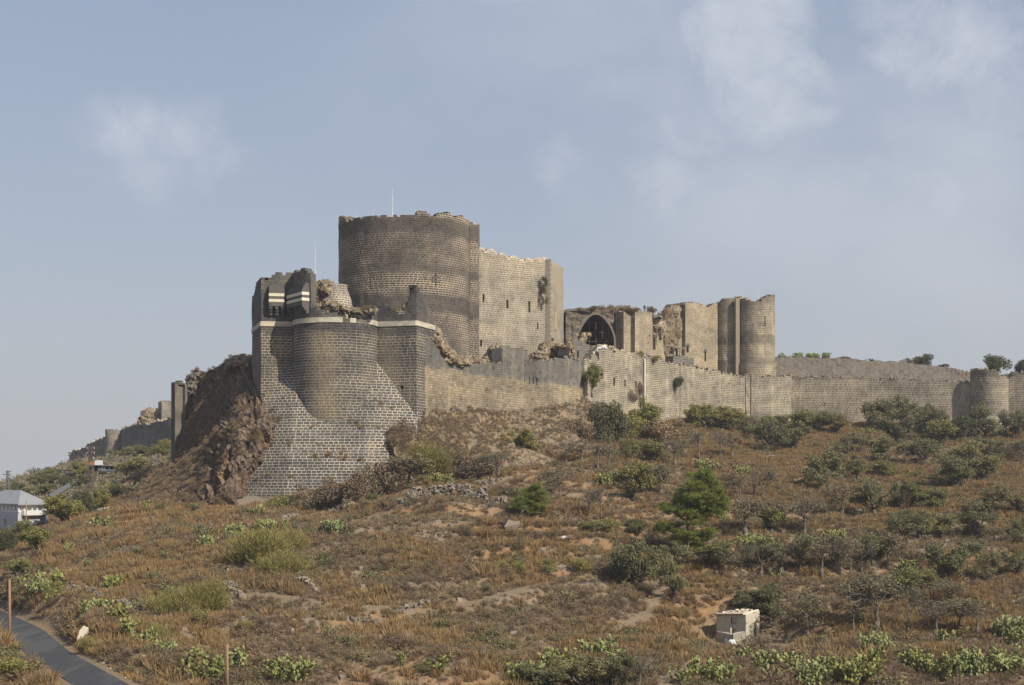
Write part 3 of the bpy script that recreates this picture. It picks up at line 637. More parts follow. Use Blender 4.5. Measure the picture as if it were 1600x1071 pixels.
def shifted(path, off, a, b, n=80):
    q = np.linspace(a, b, n); xy = path.xy(q); d = np.gradient(xy, axis=0); d /= np.linalg.norm(d, axis=1)[:, None]; return Path(xy+np.stack([d[:, 1], -d[:, 0]], 1)*off, plan=True)
for (p0, p1, zt_) in ((0, bpath.S(539), 28.2), (bpath.S(546.5), bpath.S(556), 28.15), (bpath.S(575), bpath.L-.4, 28.2)):
    wall('white_band', shifted(bpath, .14, max(p0, .05), p1), 27.32, zt_, .5, M['band'], bast, ds=1.5, dz=1, rough=.02)
# sloping foot: a battered pyramid wrapped round the cylinder
tx = np.linspace(-50.5, -16.7, 66); tz = np.linspace(-10, 24, 56); TX, TZ = np.meshgrid(tx, tz)
off = np.maximum(0, np.abs(TX-XC)-6.6)
TY = 243.2-(8.9-TZ)/1.6+.50*off+.004*off**2+fbm(TX/4, TZ/4, 0, 3, 4)*.10
TY = TY+np.maximum(0, TX+19.2)*1.2*smooth(2, -6, TZ)
TZ = np.where(TX < -44.75, np.minimum(TZ, 9.0+(TX+44.75)*1.2), TZ)
V = np.stack([TX, TY, TZ], -1).reshape(-1, 3); n_, m_ = len(tx), len(tz); I = np.arange(n_*m_).reshape(m_, n_)
FA = [tuple(f) for f in np.stack([I[:-1, :-1], I[:-1, 1:], I[1:, 1:], I[1:, :-1]], -1).reshape(-1, 4)]
UV = np.stack([TX+61.3, TZ*1.1+1.0], -1).reshape(-1, 2)
side = []
for e_ in (0, n_-1):
    q = V[I[:, e_]]; b0 = len(V); V = np.concatenate([V, q, np.column_stack([q[:, 0], np.full(m_, 254.0), q[:, 2]])]); UV = np.concatenate([UV, np.column_stack([q[:, 1], q[:, 2]]), np.column_stack([0*q[:, 1]+254, q[:, 2]])])
    for j in range(m_-1):
        f = (b0+j, b0+m_+j, b0+m_+j+1, b0+j+1); FA.append(f if e_ else f[::-1])
M['talus2'] = masonry('basalt_talus_foot', (.050, .048, .047), (.125, .117, .107), (.57, .475, .34), .55, .84, .062, .24, .1, stain=(.26, .19, .10), stain_amt=.3, seed=14, uvd=.09)
part('sloping_foot', V, FA, M['talus2'], bast, uv=UV, smooth=False)
# machicolation boxes with pale courses
def machic(px0, px1, slant):
    s0, s1 = bpath.S(px0), bpath.S(px1); a, b = bpath.xy(np.array([s0, s1])); d = (b-a)/np.linalg.norm(b-a); nf = np.array([d[1], -d[0]]); w = np.linalg.norm(b-a)/2; c = (a+b)/2
    def slab(mb, z0, z1, o, i=-.6, ww=None):
        ww = ww or w; cc = c+nf*(o+i)/2; mb.obox((cc[0], cc[1], (z0+z1)/2), (d[0]*ww, d[1]*ww, 0), (nf[0]*(o-i)/2, nf[1]*(o-i)/2, 0), (0, 0, (z1-z0)/2))
    D = c[1]; zz = lambda py: (HZ-py)/F*(D-1)
    y0 = 446+slant*2
    mb = MB(); slab(mb, zz(479), zz(472.6), 1.35); slab(mb, zz(468), zz(463.6), 1.33); slab(mb, zz(459), zz(454), 1.33); slab(mb, zz(454), zz(449), 1.1); slab(mb, zz(449), zz(445), .8)
    for k, (za, zb_, o) in enumerate(((479, 483, 1.25), (483, 487, .9), (487, 492, .5))):
        for q in (-1, 0, 1):
            cc = c+d*q*(w-.3)+nf*(o-.3)/2; mb.obox((cc[0], cc[1], (zz(za)+zz(zb_))/2), (d[0]*.28, d[1]*.28, 0), (nf[0]*(o+.3)/2, nf[1]*(o+.3)/2, 0), (0, 0, (zz(za)-zz(zb_))/2))
    o = mb.part('machicolation', M['bast_plain'], bast)
    mb = MB(); slab(mb, zz(472.6), zz(468), 1.4, ww=w+.04); slab(mb, zz(463.6), zz(459), 1.4, ww=w+.04)
    mb.part('pale_course', M['lime'], o)
M['bast_plain'] = plain('dark_basalt_blocks', (.105, .095, .085), .9, .3, 1.5)
machic(420, 444, 0); machic(459, 483, 1)
# fallen core, broken dome and the rubble inside the bastion's crown
V, FA = join([lump((-35.4, 254.2, 31.0), (2.2, 3.4, 5.0), 3), lump((-33.2, 252.4, 34.2), (1.6, 2.0, 1.9), 4), lump((-26.5, 256.5, 26.8), (6.5, 4.2, 2.4), 6, 60), lump((-22.5, 256.5, 27), (3.6, 3.8, 2.2), 9), lump((-43.5, 257, 33.3), (1.6, 4, 2.0), 19), lump(W(645.3, 458, 250.4), (.55, .7, 1.2), 29), lump(W(637, 480, 250.6), (.9, .7, .9), 30)])
part('broken_core', V, FA, M['rubble'], bast)
c = W(525, 470, 253); rr = np.array([(2.9, 27.5), (2.85, 31.0), (2.7, 32.2), (2.4, 33.2), (2.1, 34.2), (2.1, 35.0), (0.01, 35.2)]); n = 28; V = []; U_ = []
for i, (r_, z_) in enumerate(rr):
    for j in range(n+1):
        a = 2*math.pi*j/n; k = 1+.04*math.sin(5*a+i); V.append((c[0]+r_*k*math.cos(a), c[1]+r_*k*math.sin(a), z_)); U_.append((j/n*15, z_))
part('round_turret_stump', V, [(i*(n+1)+j, i*(n+1)+j+1, (i+1)*(n+1)+j+1, (i+1)*(n+1)+j) for i in range(len(rr)-1) for j in range(n)], M['dome'], bast, uv=U_)
r = np.random.default_rng(3); q = np.array([W(x, y, D) for x, y, D in zip(r.uniform(508, 590, 260), np.zeros(260), r.uniform(246, 256, 260))]); q[:, 2] = 28.9+np.interp(q[:, 0], [-33, -29, -25, -23], [2.2, .9, .3, 1.2])+(q[:, 1]-246)*.12+r.uniform(-.3, .3, 260)
V, FA = stones(q, .55, 5); part('rubble_heap', V, FA, M['stone_tan'] if 'stone_tan' in M else M['rubble'], bast)
# broken shoulder of wall core running down to the curtain
V, FA = join([lump(W(674, 512, 258.5), (.9, 2.4, 2.0), 21), lump(W(680, 530, 259.5), (1.3, 2.6, 2.2), 22), lump(W(688, 546, 260.5), (1.7, 2.6, 2.0), 23), lump(W(698, 559, 262.5), (2.1, 2.6, 1.6), 24), lump(W(712, 567, 266), (2.4, 2.6, 1.1), 26)])
part('broken_shoulder', V, FA, M['rubble'], bast)

def mast(name, px, py0, py1, D, label, h=.09):
    h *= .7
    x, y, z0 = W(px, py1, D); z1 = W(px, py0, D)[2]; t_ = thing(name, label, 'antenna', (x, y, z0), 'thin white masts on the towers')
    mb = MB(); mb.tube([(x, y, z0-.6), (x, y, z0+(z1-z0)*.75)], [h, h*.8], 6); mb.part('pole', M['whitepaint'], t_)
    mb = MB(); mb.tube([(x, y, z0+(z1-z0)*.75), (x, y, z1)], [h*.45, h*.3], 5); mb.part('rod', M['whitepaint'], t_); mb = MB(); mb.tube([(x-.25, y, z0+.1), (x, y, z0+.9), (x+.25, y, z0+.1)], h*.4, 4); mb.part('brace', M['whitepaint'], t_)
M['whitepaint'] = plain('white_painted_metal', (.62, .62, .61), .5, .05)
mast('mast', 492.5, 378, 431, 257, 'white mast rising behind the broken top of the front bastion')

# ------------------------------------------------------------------ round keep and the hall beside it
keep = thing('round_keep', 'huge round dark stone keep with ragged battlements above the bastion', 'tower', (W(632, 0, 302)[0], 302, 16))
P, (kx, ky) = ring(632, 302, 14.05, -215, 35, 110)
kp = front_of(P, 35/250, 215/250)
kt = [(500, 345), (529, 339), (533, 338), (538, 339), (540, 347), (548, 345), (560, 341), (575, 338.5), (590, 337.5), (600, 337), (618, 337), (632, 336.5), (634, 339), (636, 335.5), (648, 335.5), (650, 333), (653, 331), (668, 331), (671, 334), (674, 339), (683, 340), (685, 334), (690, 332), (703, 332.5), (706, 339), (711, 338.5), (713, 339), (724, 339), (727, 342), (731, 347), (770, 349)]
kh = [hp(kp, 680, 681.6, 427, 447), hp(kp, 577.8, 579.3, 427, 452), hp(kp, 539, 540.3, 427, 443)]
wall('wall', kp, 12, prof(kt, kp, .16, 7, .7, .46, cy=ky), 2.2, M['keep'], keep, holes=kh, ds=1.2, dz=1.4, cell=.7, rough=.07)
mb = MB()
for px, py in ((680.8, 434), (680.8, 440)):
    c, d, nf = kp.pt(px, py, .04); mb.obox(c, d*.9, nf*.06, (0, 0, .22))
mb.part('cross_arm_stones', M['bast_plain'], keep)
# ring course that stands a little proud of the drum, low down
pier = thing('square_turret', 'square dark stone turret clasping the right side of the round keep', 'tower', W(738, 600, 292))
pp = Path([(734.3, 301.0), (747.5, 302), (749.5, 310)])
wall('wall', pp, 12, prof([(720, 346), (731, 348), (733, 347), (740, 350), (748, 352), (755, 353)], pp, .1, 3, .8), .6, M['keep'], pier, ds=1, dz=1.3, cell=.8)
mast('mast', 613, 295, 338, 300, 'tall white mast standing on top of the round keep', .13)
for k, (px, a) in enumerate(((583, 331), (557, 336), (632, 333))):
    mast('mast', px, a, 341, 300+k, ['short thin rod on the round keep left of the tall mast', 'shortest thin rod near the left rim of the round keep', 'short thin rod on the round keep right of the tall mast'][k], .05)
chap = thing('chapel_hall', 'tall windowless tan stone hall joined to the right of the round keep', 'building', W(855, 600, 316))
cpth = Path([(747, 307), (855, 316), (880.5, 331), (880, 350)])
ct = [(740, 388), (749, 390), (754, 389), (757, 393), (762, 394), (764, 391.5), (771, 393), (774, 397), (779, 400), (780, 396), (786, 398), (791, 401), (795, 404), (797, 401), (804, 403), (808, 406), (812, 405), (815, 407), (822, 406), (835, 407), (848, 405), (855, 404), (881, 420)]
ch = [hp(cpth, 754, 757, 460, 472), hp(cpth, 791, 794.3, 469, 482), hp(cpth, 825.6, 828.6, 471, 489), hp(cpth, 839.3, 841, 505, 515), hp(cpth, 750.2, 753.2, 531, 542), hp(cpth, 861.5, 865, 529, 534)]
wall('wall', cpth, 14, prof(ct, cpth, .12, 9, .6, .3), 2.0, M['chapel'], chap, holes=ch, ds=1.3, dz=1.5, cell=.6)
# corner stones, worn merlon stumps, blocked lancet
mb = MB(); r = np.random.default_rng(5)
for i in range(60):
    z_ = 18+i*.53; w_ = .9 if i % 2 else .6; mb.obox((W(855, 0, 316)[0]-.05, 315.9, z_), (w_*.99, w_*.1, 0), (-.06, .16, 0), (0, 0, .235))
mb.part('corner_stones', plain('grey_quoin', (.20, .175, .14), .9, .3, 2), chap)
mb = MB()
for i in range(26):
    px = 752+i*3.9+r.uniform(-1, 1); c, d, nf = cpth.pt(px, np.interp(px, [p[0] for p in ct], [p[1] for p in ct])+.5, -.5); mb.obox(c, d*r.uniform(.3, .6), nf*.5, (0, 0, r.uniform(.25, .55)))
mb.part('merlon_stumps', M['dome'], chap)
c, d, nf = cpth.pt(868, 502, .08); mb = MB(); mb.obox(c, d*.75, nf*.1, (0, 0, 2.1)); mb.obox(c+np.array([0, 0, 2.3]), d*.45, nf*.1, (0, 0, .35)); mb.part('blocked_window', plain('ochre_blocking', (.42, .31, .18), .9, .2), chap)

# ------------------------------------------------------------------ curtain walls below
FACES = []
def simple_wall(name, label, pts, top, zb, mt, th=2.0, jag=.15, seed=1, cell=.7, holes=(), cat='wall', grp=None, ds=1.4, dz=1.5, mask=None, rough=.08, caps=None):
    p = Path(pts) if isinstance(pts, list) else pts
    FACES.append((p, prof(top, p), len(pts) if isinstance(pts, list) else 2)); q = p.xy(np.array([p.L/2]))[0]; t_ = thing(name, label, cat, (q[0], q[1], zb), grp)
    wall('masonry', p, zb, prof(top, p, jag, seed, cell, .3), th, M[mt] if isinstance(mt, str) else mt, t_, holes=[hp(p, *h) for h in holes], ds=ds, dz=dz, cell=cell, mask=mask, rough=rough)
    if caps:
        r = np.random.default_rng(seed); n = caps[0]; s_ = r.uniform(0, p.L, n); f = prof(top, p, jag, seed, cell, .3); xy = p.xy(s_); z_ = f(s_)
        d = r.uniform(.1, th*.9, n); V, FA = stones(np.stack([xy[:, 0], xy[:, 1]+d, z_+.1], -1), caps[1], seed); part('coping_stones', V, FA, M[caps[2]], t_)
    return t_, p
M['stone_tan'] = foliage('tan_stones', (.30, .24, .17), (.50, .42, .31), (.36, .28, .19), 0.0, .95)
M['stone_pale'] = foliage('pale_stones', (.40, .35, .27), (.66, .60, .48), (.5, .43, .33), 0.0, .95)
simple_wall('curtain_wall', 'long grey and ochre two-tone curtain wall right of the bastion', [(650, 250.5), (665, 252.9), (685, 257.5), (700, 261), (785, 280), (786, 280.0), (826, 288.5), (827, 288.9), (913, 308)],
    [(650, 530), (672, 526), (680, 540), (692, 558), (700, 563), (730, 567), (762, 569), (770, 568), (784, 568), (784.6, 544), (792, 541), (800, 546), (812, 546), (818, 544), (824, 546), (824.8, 563), (835, 565), (845, 562), (856, 564), (870, 562), (890, 560), (914, 563)],
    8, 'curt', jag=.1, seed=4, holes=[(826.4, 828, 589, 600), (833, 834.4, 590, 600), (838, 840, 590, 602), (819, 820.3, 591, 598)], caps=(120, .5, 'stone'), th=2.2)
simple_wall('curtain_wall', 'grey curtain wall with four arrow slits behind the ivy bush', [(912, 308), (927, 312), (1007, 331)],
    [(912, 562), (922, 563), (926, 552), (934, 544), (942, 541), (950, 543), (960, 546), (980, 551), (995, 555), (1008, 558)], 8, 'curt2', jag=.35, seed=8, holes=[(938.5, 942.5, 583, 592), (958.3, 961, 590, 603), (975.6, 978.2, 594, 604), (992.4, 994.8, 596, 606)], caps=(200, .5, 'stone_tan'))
t_, p = simple_wall('inner_wall', 'low grey wall with two slits between the hall ruin and curtain', [(890, 322), (927, 329)], [(890, 538), (897, 533), (910, 534), (924, 541), (930, 546)], 12, 'farwall', seed=3, holes=[(902, 904.4, 548, 561), (914, 916.4, 551, 563)])
q = []
r = np.random.default_rng(8)
for i in range(150):
    f_ = r.uniform(); px = 926+f_*22; D = 312.6+f_*4; q.append(W(px, np.interp(px, [926, 934, 942, 950], [554, 545, 541.5, 545])+r.uniform(-.6, 1.6), 312.6-r.uniform(0, .5)))
V, FA = stones(q, .36, 4); solo('whitewashed_cap', V, FA, plain('lime_mortar_cap', (.68, .66, .62), .9, .15), 'white mortar-covered broken end on top of the grey curtain wall', 'stonework', W(937, 550, 312))
x, y, z0 = W(1007.3, 648, 330.2); z1 = W(1007.3, 563, 330.2)[2]; mb = MB(); mb.tube([(x, y, z0), (x, y, z1)], .24, 8); mb.tube([(x, y, z1), (x, y+.8, z1+.3)], .22, 8); mb.solo('drain_pipe', plain('pale_pipe', (.58, .55, .50), .6, .1), 'long pale vertical pipe down the face of the curtain wall', 'pipe', (x, y, z0))
simple_wall('curtain_wall', 'pale streaked curtain wall between the pipe and square salient', [(1008, 331.5), (1030, 337), (1062, 344.0), (1063, 343.9), (1100, 351), (1166, 362)],
    [(1008, 557), (1020, 560), (1034, 561), (1040, 566), (1061, 569), (1075, 572), (1100, 577), (1125, 582), (1145, 587), (1166, 591)], 8, 'curt2', jag=.35, seed=12, caps=(220, .45, 'stone'), holes=[(1094, 1097, 567.5, 574)] if False else ())
simple_wall('wall_salient', 'square projecting salient of curtain wall below the far round tower', [(1164, 364), (1165.5, 361.6), (1235, 366), (1237, 389)], [(1160, 588), (1175, 585), (1190, 590), (1205, 587), (1225, 588), (1236, 587), (1240, 588)], 8, 'curt2', seed=15, caps=(80, .5, 'stone'), th=1.4)
simple_wall('outer_wall', 'long low outer wall running right from the square salient', [(1230, 387), (1300, 386), (1400, 384), (1522, 380)], [(1230, 588), (1300, 590), (1345, 592), (1400, 592), (1440, 595), (1480, 597), (1522, 598)], 8, 'outer', jag=.3, seed=17, caps=(260, .45, 'stone'), cell=.9, ds=2, dz=2)
simple_wall('outer_wall', 'outer wall running on right from the squat round tower', [(1556, 378), (1640, 374), (1800, 368)], [(1556, 594), (1570, 588), (1585, 584), (1600, 583), (1640, 588), (1800, 590)], 8, 'outer', seed=18, caps=(120, .5, 'stone'), cell=.9, ds=2, dz=2)
def round_tower(name, label, px, D, rad, top, zb, mt, seed, holes=(), base=None, org_py=660):
    t_ = thing(name, label, 'tower', (W(px, 0, D)[0], D, zb)); P, (cx, cy) = ring(px, D, rad, -215, 35, 60); p = front_of(P, 35/250, 215/250)
    wall('masonry', p, zb, prof(top, p, .2, seed, .6, .46, cy=cy), rad*.5, M[mt], t_, holes=[hp(p, *h) for h in holes], ds=.9, dz=1.2, cell=.6, rough=.08)
    if base:
        P, _ = ring(px, D, rad+base[0], -215, 35, 50); wall('flared_base', Path(P, plan=True), zb, base[1], 1.0, M[mt], t_, ds=.9, dz=1, batter=lambda Z: base[2]*np.maximum(0, base[1]-Z))
    return t_, p
tw, tp = round_tower('round_tower', 'squat ruined round tower interrupting the long outer wall', 1546, 379, 4.9, [(1510, 580), (1517, 578), (1524, 575), (1532, 577), (1540, 575), (1548, 579), (1556, 578), (1562, 586), (1570, 589), (1580, 594)], 8, 'outer', 21, base=(.3, 17.5, .35))
# far round tower with its shoulder and pilaster
t1, p1 = round_tower('round_tower', 'tall round tower with pale patches above the square salient', 1181, 371, 4.95, [(1140, 468), (1152, 467), (1160, 466), (1166, 468.5), (1176, 471), (1186, 469), (1190, 470), (1192, 465), (1196, 465), (1198, 463), (1203, 465), (1206, 462.5), (1212, 463)], 14, 'tower', 25, base=(.28, W(0, 564, 366)[2], .02), holes=[(1194.5, 1196, 494, 510)])
mb = MB(); c, d, nf = p1.pt(1154, 520, .1); zb_ = 17; zt_ = W(0, 466, 368)[2]; mb.obox((c[0]-.4, c[1]-.6, (zb_+zt_)/2), (.5, .08, 0), (-.1, .6, 0), (0, 0, (zt_-zb_)/2)); mb.part('pilaster', M['bast_plain2'] if 'bast_plain2' in M else plain('grey_brown_pilaster', (.27, .225, .155), .9, .3, 1.5), t1)
t2, p2 = round_tower('corner_turret', 'dark-topped rounded turret joined to the left of the tall far tower', 1139, 373.5, 3.4, [(1115, 476), (1120, 474), (1124, 471), (1127, 467), (1136, 466.5), (1148, 465), (1160, 465)], 14, 'tower', 26)
mast('mast', 1184.5, 453, 468, 371, 'small white mast on top of the tall far round tower', .08)

# ------------------------------------------------------------------ vaulted hall in ruins, with the great pointed arch
hall = thing('ruined_vault', 'ruined vaulted hall with one great pointed arch and grass on its roof', 'ruin', W(935, 560, 341))
hpth = Path([(880, 342), (884, 338), (961, 341)])
def arch_hw(py):
    t_ = np.clip((py-491.5)/44.0, 0, 1); return 28.0*np.power(np.clip(1-(1-t_)**1.75, 0, 1), .62)
def amask(s, z):
    xy = hpth.xy(np.array([s]))[0]; px = 800+F*xy[0]/xy[1]; py = HZ-F*z/xy[1]
    return py > 491.5 and abs(px-931) < arch_hw(py)
wall('vault_front', hpth, 14, prof([(880, 492), (884, 489), (890, 487), (900, 488), (912, 486), (925, 486), (935, 483), (950, 484), (962, 487)], hpth, .2, 3, .6), 1.5, M['rubble_grey'], hall, ds=.32, dz=.32, mask=amask, cell=.6, rough=.25)
# barrel behind the arch
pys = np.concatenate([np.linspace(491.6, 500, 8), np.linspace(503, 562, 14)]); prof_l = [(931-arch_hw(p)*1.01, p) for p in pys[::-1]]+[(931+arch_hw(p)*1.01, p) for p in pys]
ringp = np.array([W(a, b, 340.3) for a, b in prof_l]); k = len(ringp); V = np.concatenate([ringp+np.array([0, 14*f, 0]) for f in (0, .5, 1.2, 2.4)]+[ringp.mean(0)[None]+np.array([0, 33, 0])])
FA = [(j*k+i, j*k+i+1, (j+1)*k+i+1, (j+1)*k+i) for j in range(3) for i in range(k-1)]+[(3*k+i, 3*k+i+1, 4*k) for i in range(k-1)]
part('barrel_vault', V, FA, plain('shade_darkened_vault_stone', (.09, .07, .05), .95, .3, 1.0), hall, uv=None)  # vault colour darkened to stand in for the shade inside the arch
# arch ring of cut stones
mb = MB(); cen = np.array([W(931, 520, 339.3)])[0]
pr = np.array([W(a+(1.8 if a > 931 else -1.8), b-1.2, 339.2) for a, b in prof_l])
for i in range(len(pr)-1):
    a, b = pr[i], pr[i+1]; L_ = np.linalg.norm(b-a)
    if L_ < .12: continue
    dd = (b-a)/L_; oo = np.cross(dd, (0, 1, 0)); mb.obox((a+b)/2+oo*(-.05), dd*L_*.47, np.array([0, .3, 0]), oo*.22)
mb.part('arch_ring', plain('arch_stone', (.20, .165, .125), .9, .35, 2.5), hall)
# thin scaffold poles in the mouth of the arch
mb = MB()
for px in (921, 931, 941, 951): a = W(px, 545, 341.5); b = W(px, 491.5+ (8 if px in (921, 941) else 14 if px == 951 else 2), 341.5); mb.tube([a, b], .06, 5)
for py in (505, 520, 534): a = W(931-arch_hw(py)+1, py, 341.4); b = W(931+arch_hw(py)-1, py, 341.4); mb.tube([a, b], .05, 5)
mb.solo('scaffolding', plain('rusty_scaffold', (.20, .13, .08), .8, .2), 'thin brown scaffold frame standing in the mouth of the pointed arch', 'scaffold', W(931, 545, 341.5))
V, FA = join([lump(W(912, 528, 338.9), (.9, .9, 1.2), 41, 30, .35, .8), lump(W(919, 524, 339), (.8, .8, .55), 43, 24, .4, .8), lump(W(908, 535, 338.7), (.9, .9, 1.1), 44, 24, .4, .8)])
part('fallen_masonry', V, FA, M['rubble'], hall)
V, FA = join([lump(W(886, 512, 341), (.9, 1.6, 3.2), 45), lump(W(887, 531, 340), (1.2, 1.6, 3.0), 46)])
part('broken_flank', V, FA, M['rubble_grey'], hall)
# roof earth over the vault
mb = net([[(880, 484, 352), (920, 481, 352), (960, 481, 354), (1000, 486, 356), (1036, 494, 360)], [(880, 490, 338.5), (915, 488, 338.5), (960, 487, 341), (1000, 489, 346), (1036, 497, 352)]], 8, 6, .3, 1, 3)
part('grassy_roof', mb[0], mb[1], M['gravel'], hall)
bt, bpth2 = simple_wall('projecting_block', 'square tan masonry block between the great arch and the gap', [(958, 344), (974.5, 338), (1018.5, 346), (1020, 354)], [(958, 490), (962, 488), (974, 487.5), (990, 488), (1005, 487), (1018, 489), (1021, 492)], 14, 'ruin', seed=31, cat='building', th=3, jag=.12)
rw, rpth = simple_wall('hall_wall', 'broken tan hall wall with lancet windows left of the far towers', [(1017, 353), (1038, 358), (1058, 362), (1059, 361), (1122, 372)],
    [(1017, 496), (1024, 498), (1034, 497), (1036.5, 494), (1038, 489), (1044, 486), (1048, 480), (1051, 476), (1060, 475), (1066, 474.5), (1072, 474), (1076, 472.5), (1080, 473.5), (1084, 471.5), (1090, 474), (1096, 476), (1102, 479), (1108, 480), (1113, 477), (1117, 475), (1124, 473)], 14, 'ruin',
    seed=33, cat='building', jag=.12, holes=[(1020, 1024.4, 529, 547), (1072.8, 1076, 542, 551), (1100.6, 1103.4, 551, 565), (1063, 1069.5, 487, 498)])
mb = MB()
for px, py, w_ in ((1022.2, 527.4, 1.6), (1102, 549.6, 1.0), (1074.4, 541, 1.2)):
    c, d, nf = rpth.pt(px, py, .05); mb.obox(c+np.array([0, 0, .35]), d*w_*.35, nf*.1, (0, 0, .3)); mb.obox(c+np.array([0, 0, .0]), d*w_*.62, nf*.1, (0, 0, .16))
mb.part('lancet_heads', M['bast_plain'], rw)
V, FA = join([lump(W(1044, 503, 359.6), (1.7, 1.2, 3.4), 51), lump(W(1042, 528, 358.6), (1.9, 1.2, 4.0), 52), lump(W(1054, 486, 361.2), (1.4, 1.1, 1.5), 53), lump(W(1031, 515, 356.6), (1.5, 1.2, 2.6), 54), lump(W(1056, 512, 361.4), (1.6, .8, 3.4), 55), lump(W(1050, 538, 360), (1.6, 1.0, 2.0), 56)])
part('torn_core', V, FA, M['rubble'], rw)
# timber and stone galleries at the foot of the hall wall
mb = MB()
for px0, px1, py in ((1018, 1034, 509), (1040, 1052, 540), (1052, 1070, 543)):
    a = np.array(W(px0, py, 352.5)); b = np.array(W(px1, py+2, 354.5)); mb.obox((a+b)/2, (b-a)/2, (0, .7, 0), (0, 0, .15))
    for f_ in (.05, .5, .95): q = a+(b-a)*f_; mb.tube([q-np.array([0, .5, 3]), q-np.array([0, .5, 0])], .12, 5)
mb.part('wooden_gallery', plain('weathered_timber', (.22, .17, .12), .85, .3, 3), rw)
simple_wall('ledge_wall', 'low flat-topped grey wall behind the pale streaked curtain wall', [(1052, 347), (1084, 353)], [(1050, 556), (1070, 556), (1075, 558), (1086, 559)], 20, 'farwall', seed=61, th=2.5)
# broken pieces standing on and behind the first curtain wall
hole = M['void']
def ruin_piece(label, lumps, hole_=None):
    c0 = W(*lumps[0][0]); t_ = thing('ruined_vault_fragment', label, 'ruin', c0); V, FA = join([lump(W(*c), r_, s_, 34, .42, .85) for c, r_, s_ in lumps]); part('rubble_mass', V, FA, M['rubble'], t_)
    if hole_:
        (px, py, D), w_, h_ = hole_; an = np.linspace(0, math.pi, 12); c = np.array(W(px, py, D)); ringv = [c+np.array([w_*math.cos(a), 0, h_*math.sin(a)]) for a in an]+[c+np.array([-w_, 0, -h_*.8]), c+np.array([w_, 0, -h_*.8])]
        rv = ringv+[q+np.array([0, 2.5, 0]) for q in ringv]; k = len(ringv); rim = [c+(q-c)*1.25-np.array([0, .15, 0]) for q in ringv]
        part('hole_shade', rv+[c+np.array([0, .0, 0])], [(i, (i+1) % k, k+(i+1) % k, k+i) for i in range(k)]+[tuple(range(k))[::-1]], hole, t_)  # closed dark plug, its colour stands for the shade in a hole
    return t_
ruin_piece('small broken arch fragment on the curtain wall below the tan hall', [((774, 556, 283), (1.9, 2, 2.3), 71), ((782, 552, 284), (1.1, 1.6, 1.6), 72), ((764, 561, 283), (1.6, 2, 1.0), 73)], ((765.5, 554, 281.6), .75, 1.3))
ruin_piece('broken vault end with dark hole below the tan hall corner', [((866, 543, 309), (2.8, 2.5, 1.1), 74), ((889, 546, 310), (1.3, 2.5, 2.4), 75), ((850, 548, 306), (1.4, 2, 1.9), 76), ((842, 558, 303), (2.0, 2, 1.3), 77), ((872, 552, 311), (3.2, 2, 1.3), 78)], ((880, 549, 307.2), 1.25, 1.3))
ruin_piece('low pale rubble bank at the foot of the round keep', [((715, 566, 268), (2.6, 2, 1.3), 79), ((730, 566, 272), (2.6, 2, 1.2), 80), ((745, 568, 276), (2.6, 2, .9), 81)])
# inner court ground between the walls
# ------------------------------------------------------------------ rock and earth faces as part of the setting
V, FA = net([[(288, 700, 300), (300, 587, 297), (322, 582, 288), (345, 572, 280), (375, 556, 272), (400, 566, 268), (412, 580, 262)],
             [(286, 706, 292), (297, 640, 288), (318, 628, 281), (345, 612, 274), (375, 596, 266), (400, 596, 261), (412, 606, 257)],
             [(272, 722, 284), (288, 690, 280), (308, 672, 273), (338, 655, 264), (368, 640, 253), (400, 640, 248.5), (437, 644, 248)],
             [(240, 738, 276), (270, 722, 270), (300, 708, 263), (330, 690, 254), (362, 672, 245.5), (400, 664, 243), (432, 668, 244)],
             [(225, 756, 264), (262, 748, 258), (296, 740, 253), (330, 730, 247), (360, 714, 242), (388, 704, 240.2), (420, 706, 243)],
             [(215, 770, 256), (255, 768, 250), (292, 766, 246), (328, 764, 242.5), (356, 752, 239.5), (374, 742, 239.3), (398, 746, 244)],
             [(205, 790, 244), (250, 792, 240), (290, 795, 238), (325, 797, 237), (345, 798, 236.8), (358, 797, 237.5), (374, 800, 244)]], 11, 11, 1.4, 1.4, 5, 3.4, .7, amul=lambda x: .45+.55*smooth(-57, -51, x))
struct('cliff', V, FA, M['cliff'])
V, FA = net([[(606, 632, 262), (630, 632, 260), (655, 630, 259), (700, 634, 263), (740, 640, 271), (790, 644, 280), (850, 640, 291), (900, 630, 302), (950, 634, 316)],
             [(604, 650, 250), (630, 652, 249), (655, 655, 251), (700, 660, 256), (740, 664, 263), (790, 668, 271), (850, 665, 280), (900, 655, 291), (950, 660, 305)],
             [(607, 685, 244), (632, 686, 243.5), (660, 688, 246), (700, 690, 250), (740, 692, 256), (790, 694, 262), (850, 692, 269), (900, 688, 278), (950, 688, 292)],
             [(618, 715, 240.5), (640, 716, 241), (665, 716, 243), (700, 716, 246), (740, 716, 250), (790, 716, 255), (850, 715, 261), (900, 714, 268), (950, 712, 278)],
             [(630, 748, 236), (650, 748, 237), (670, 748, 238), (700, 746, 240), (740, 746, 243), (790, 745, 246), (850, 744, 250), (900, 742, 254), (950, 738, 262)]], 9, 9, .75, 1.7, 8, 1.3, .8)
struct('rocky_slope', V, FA, M['rockslope'])
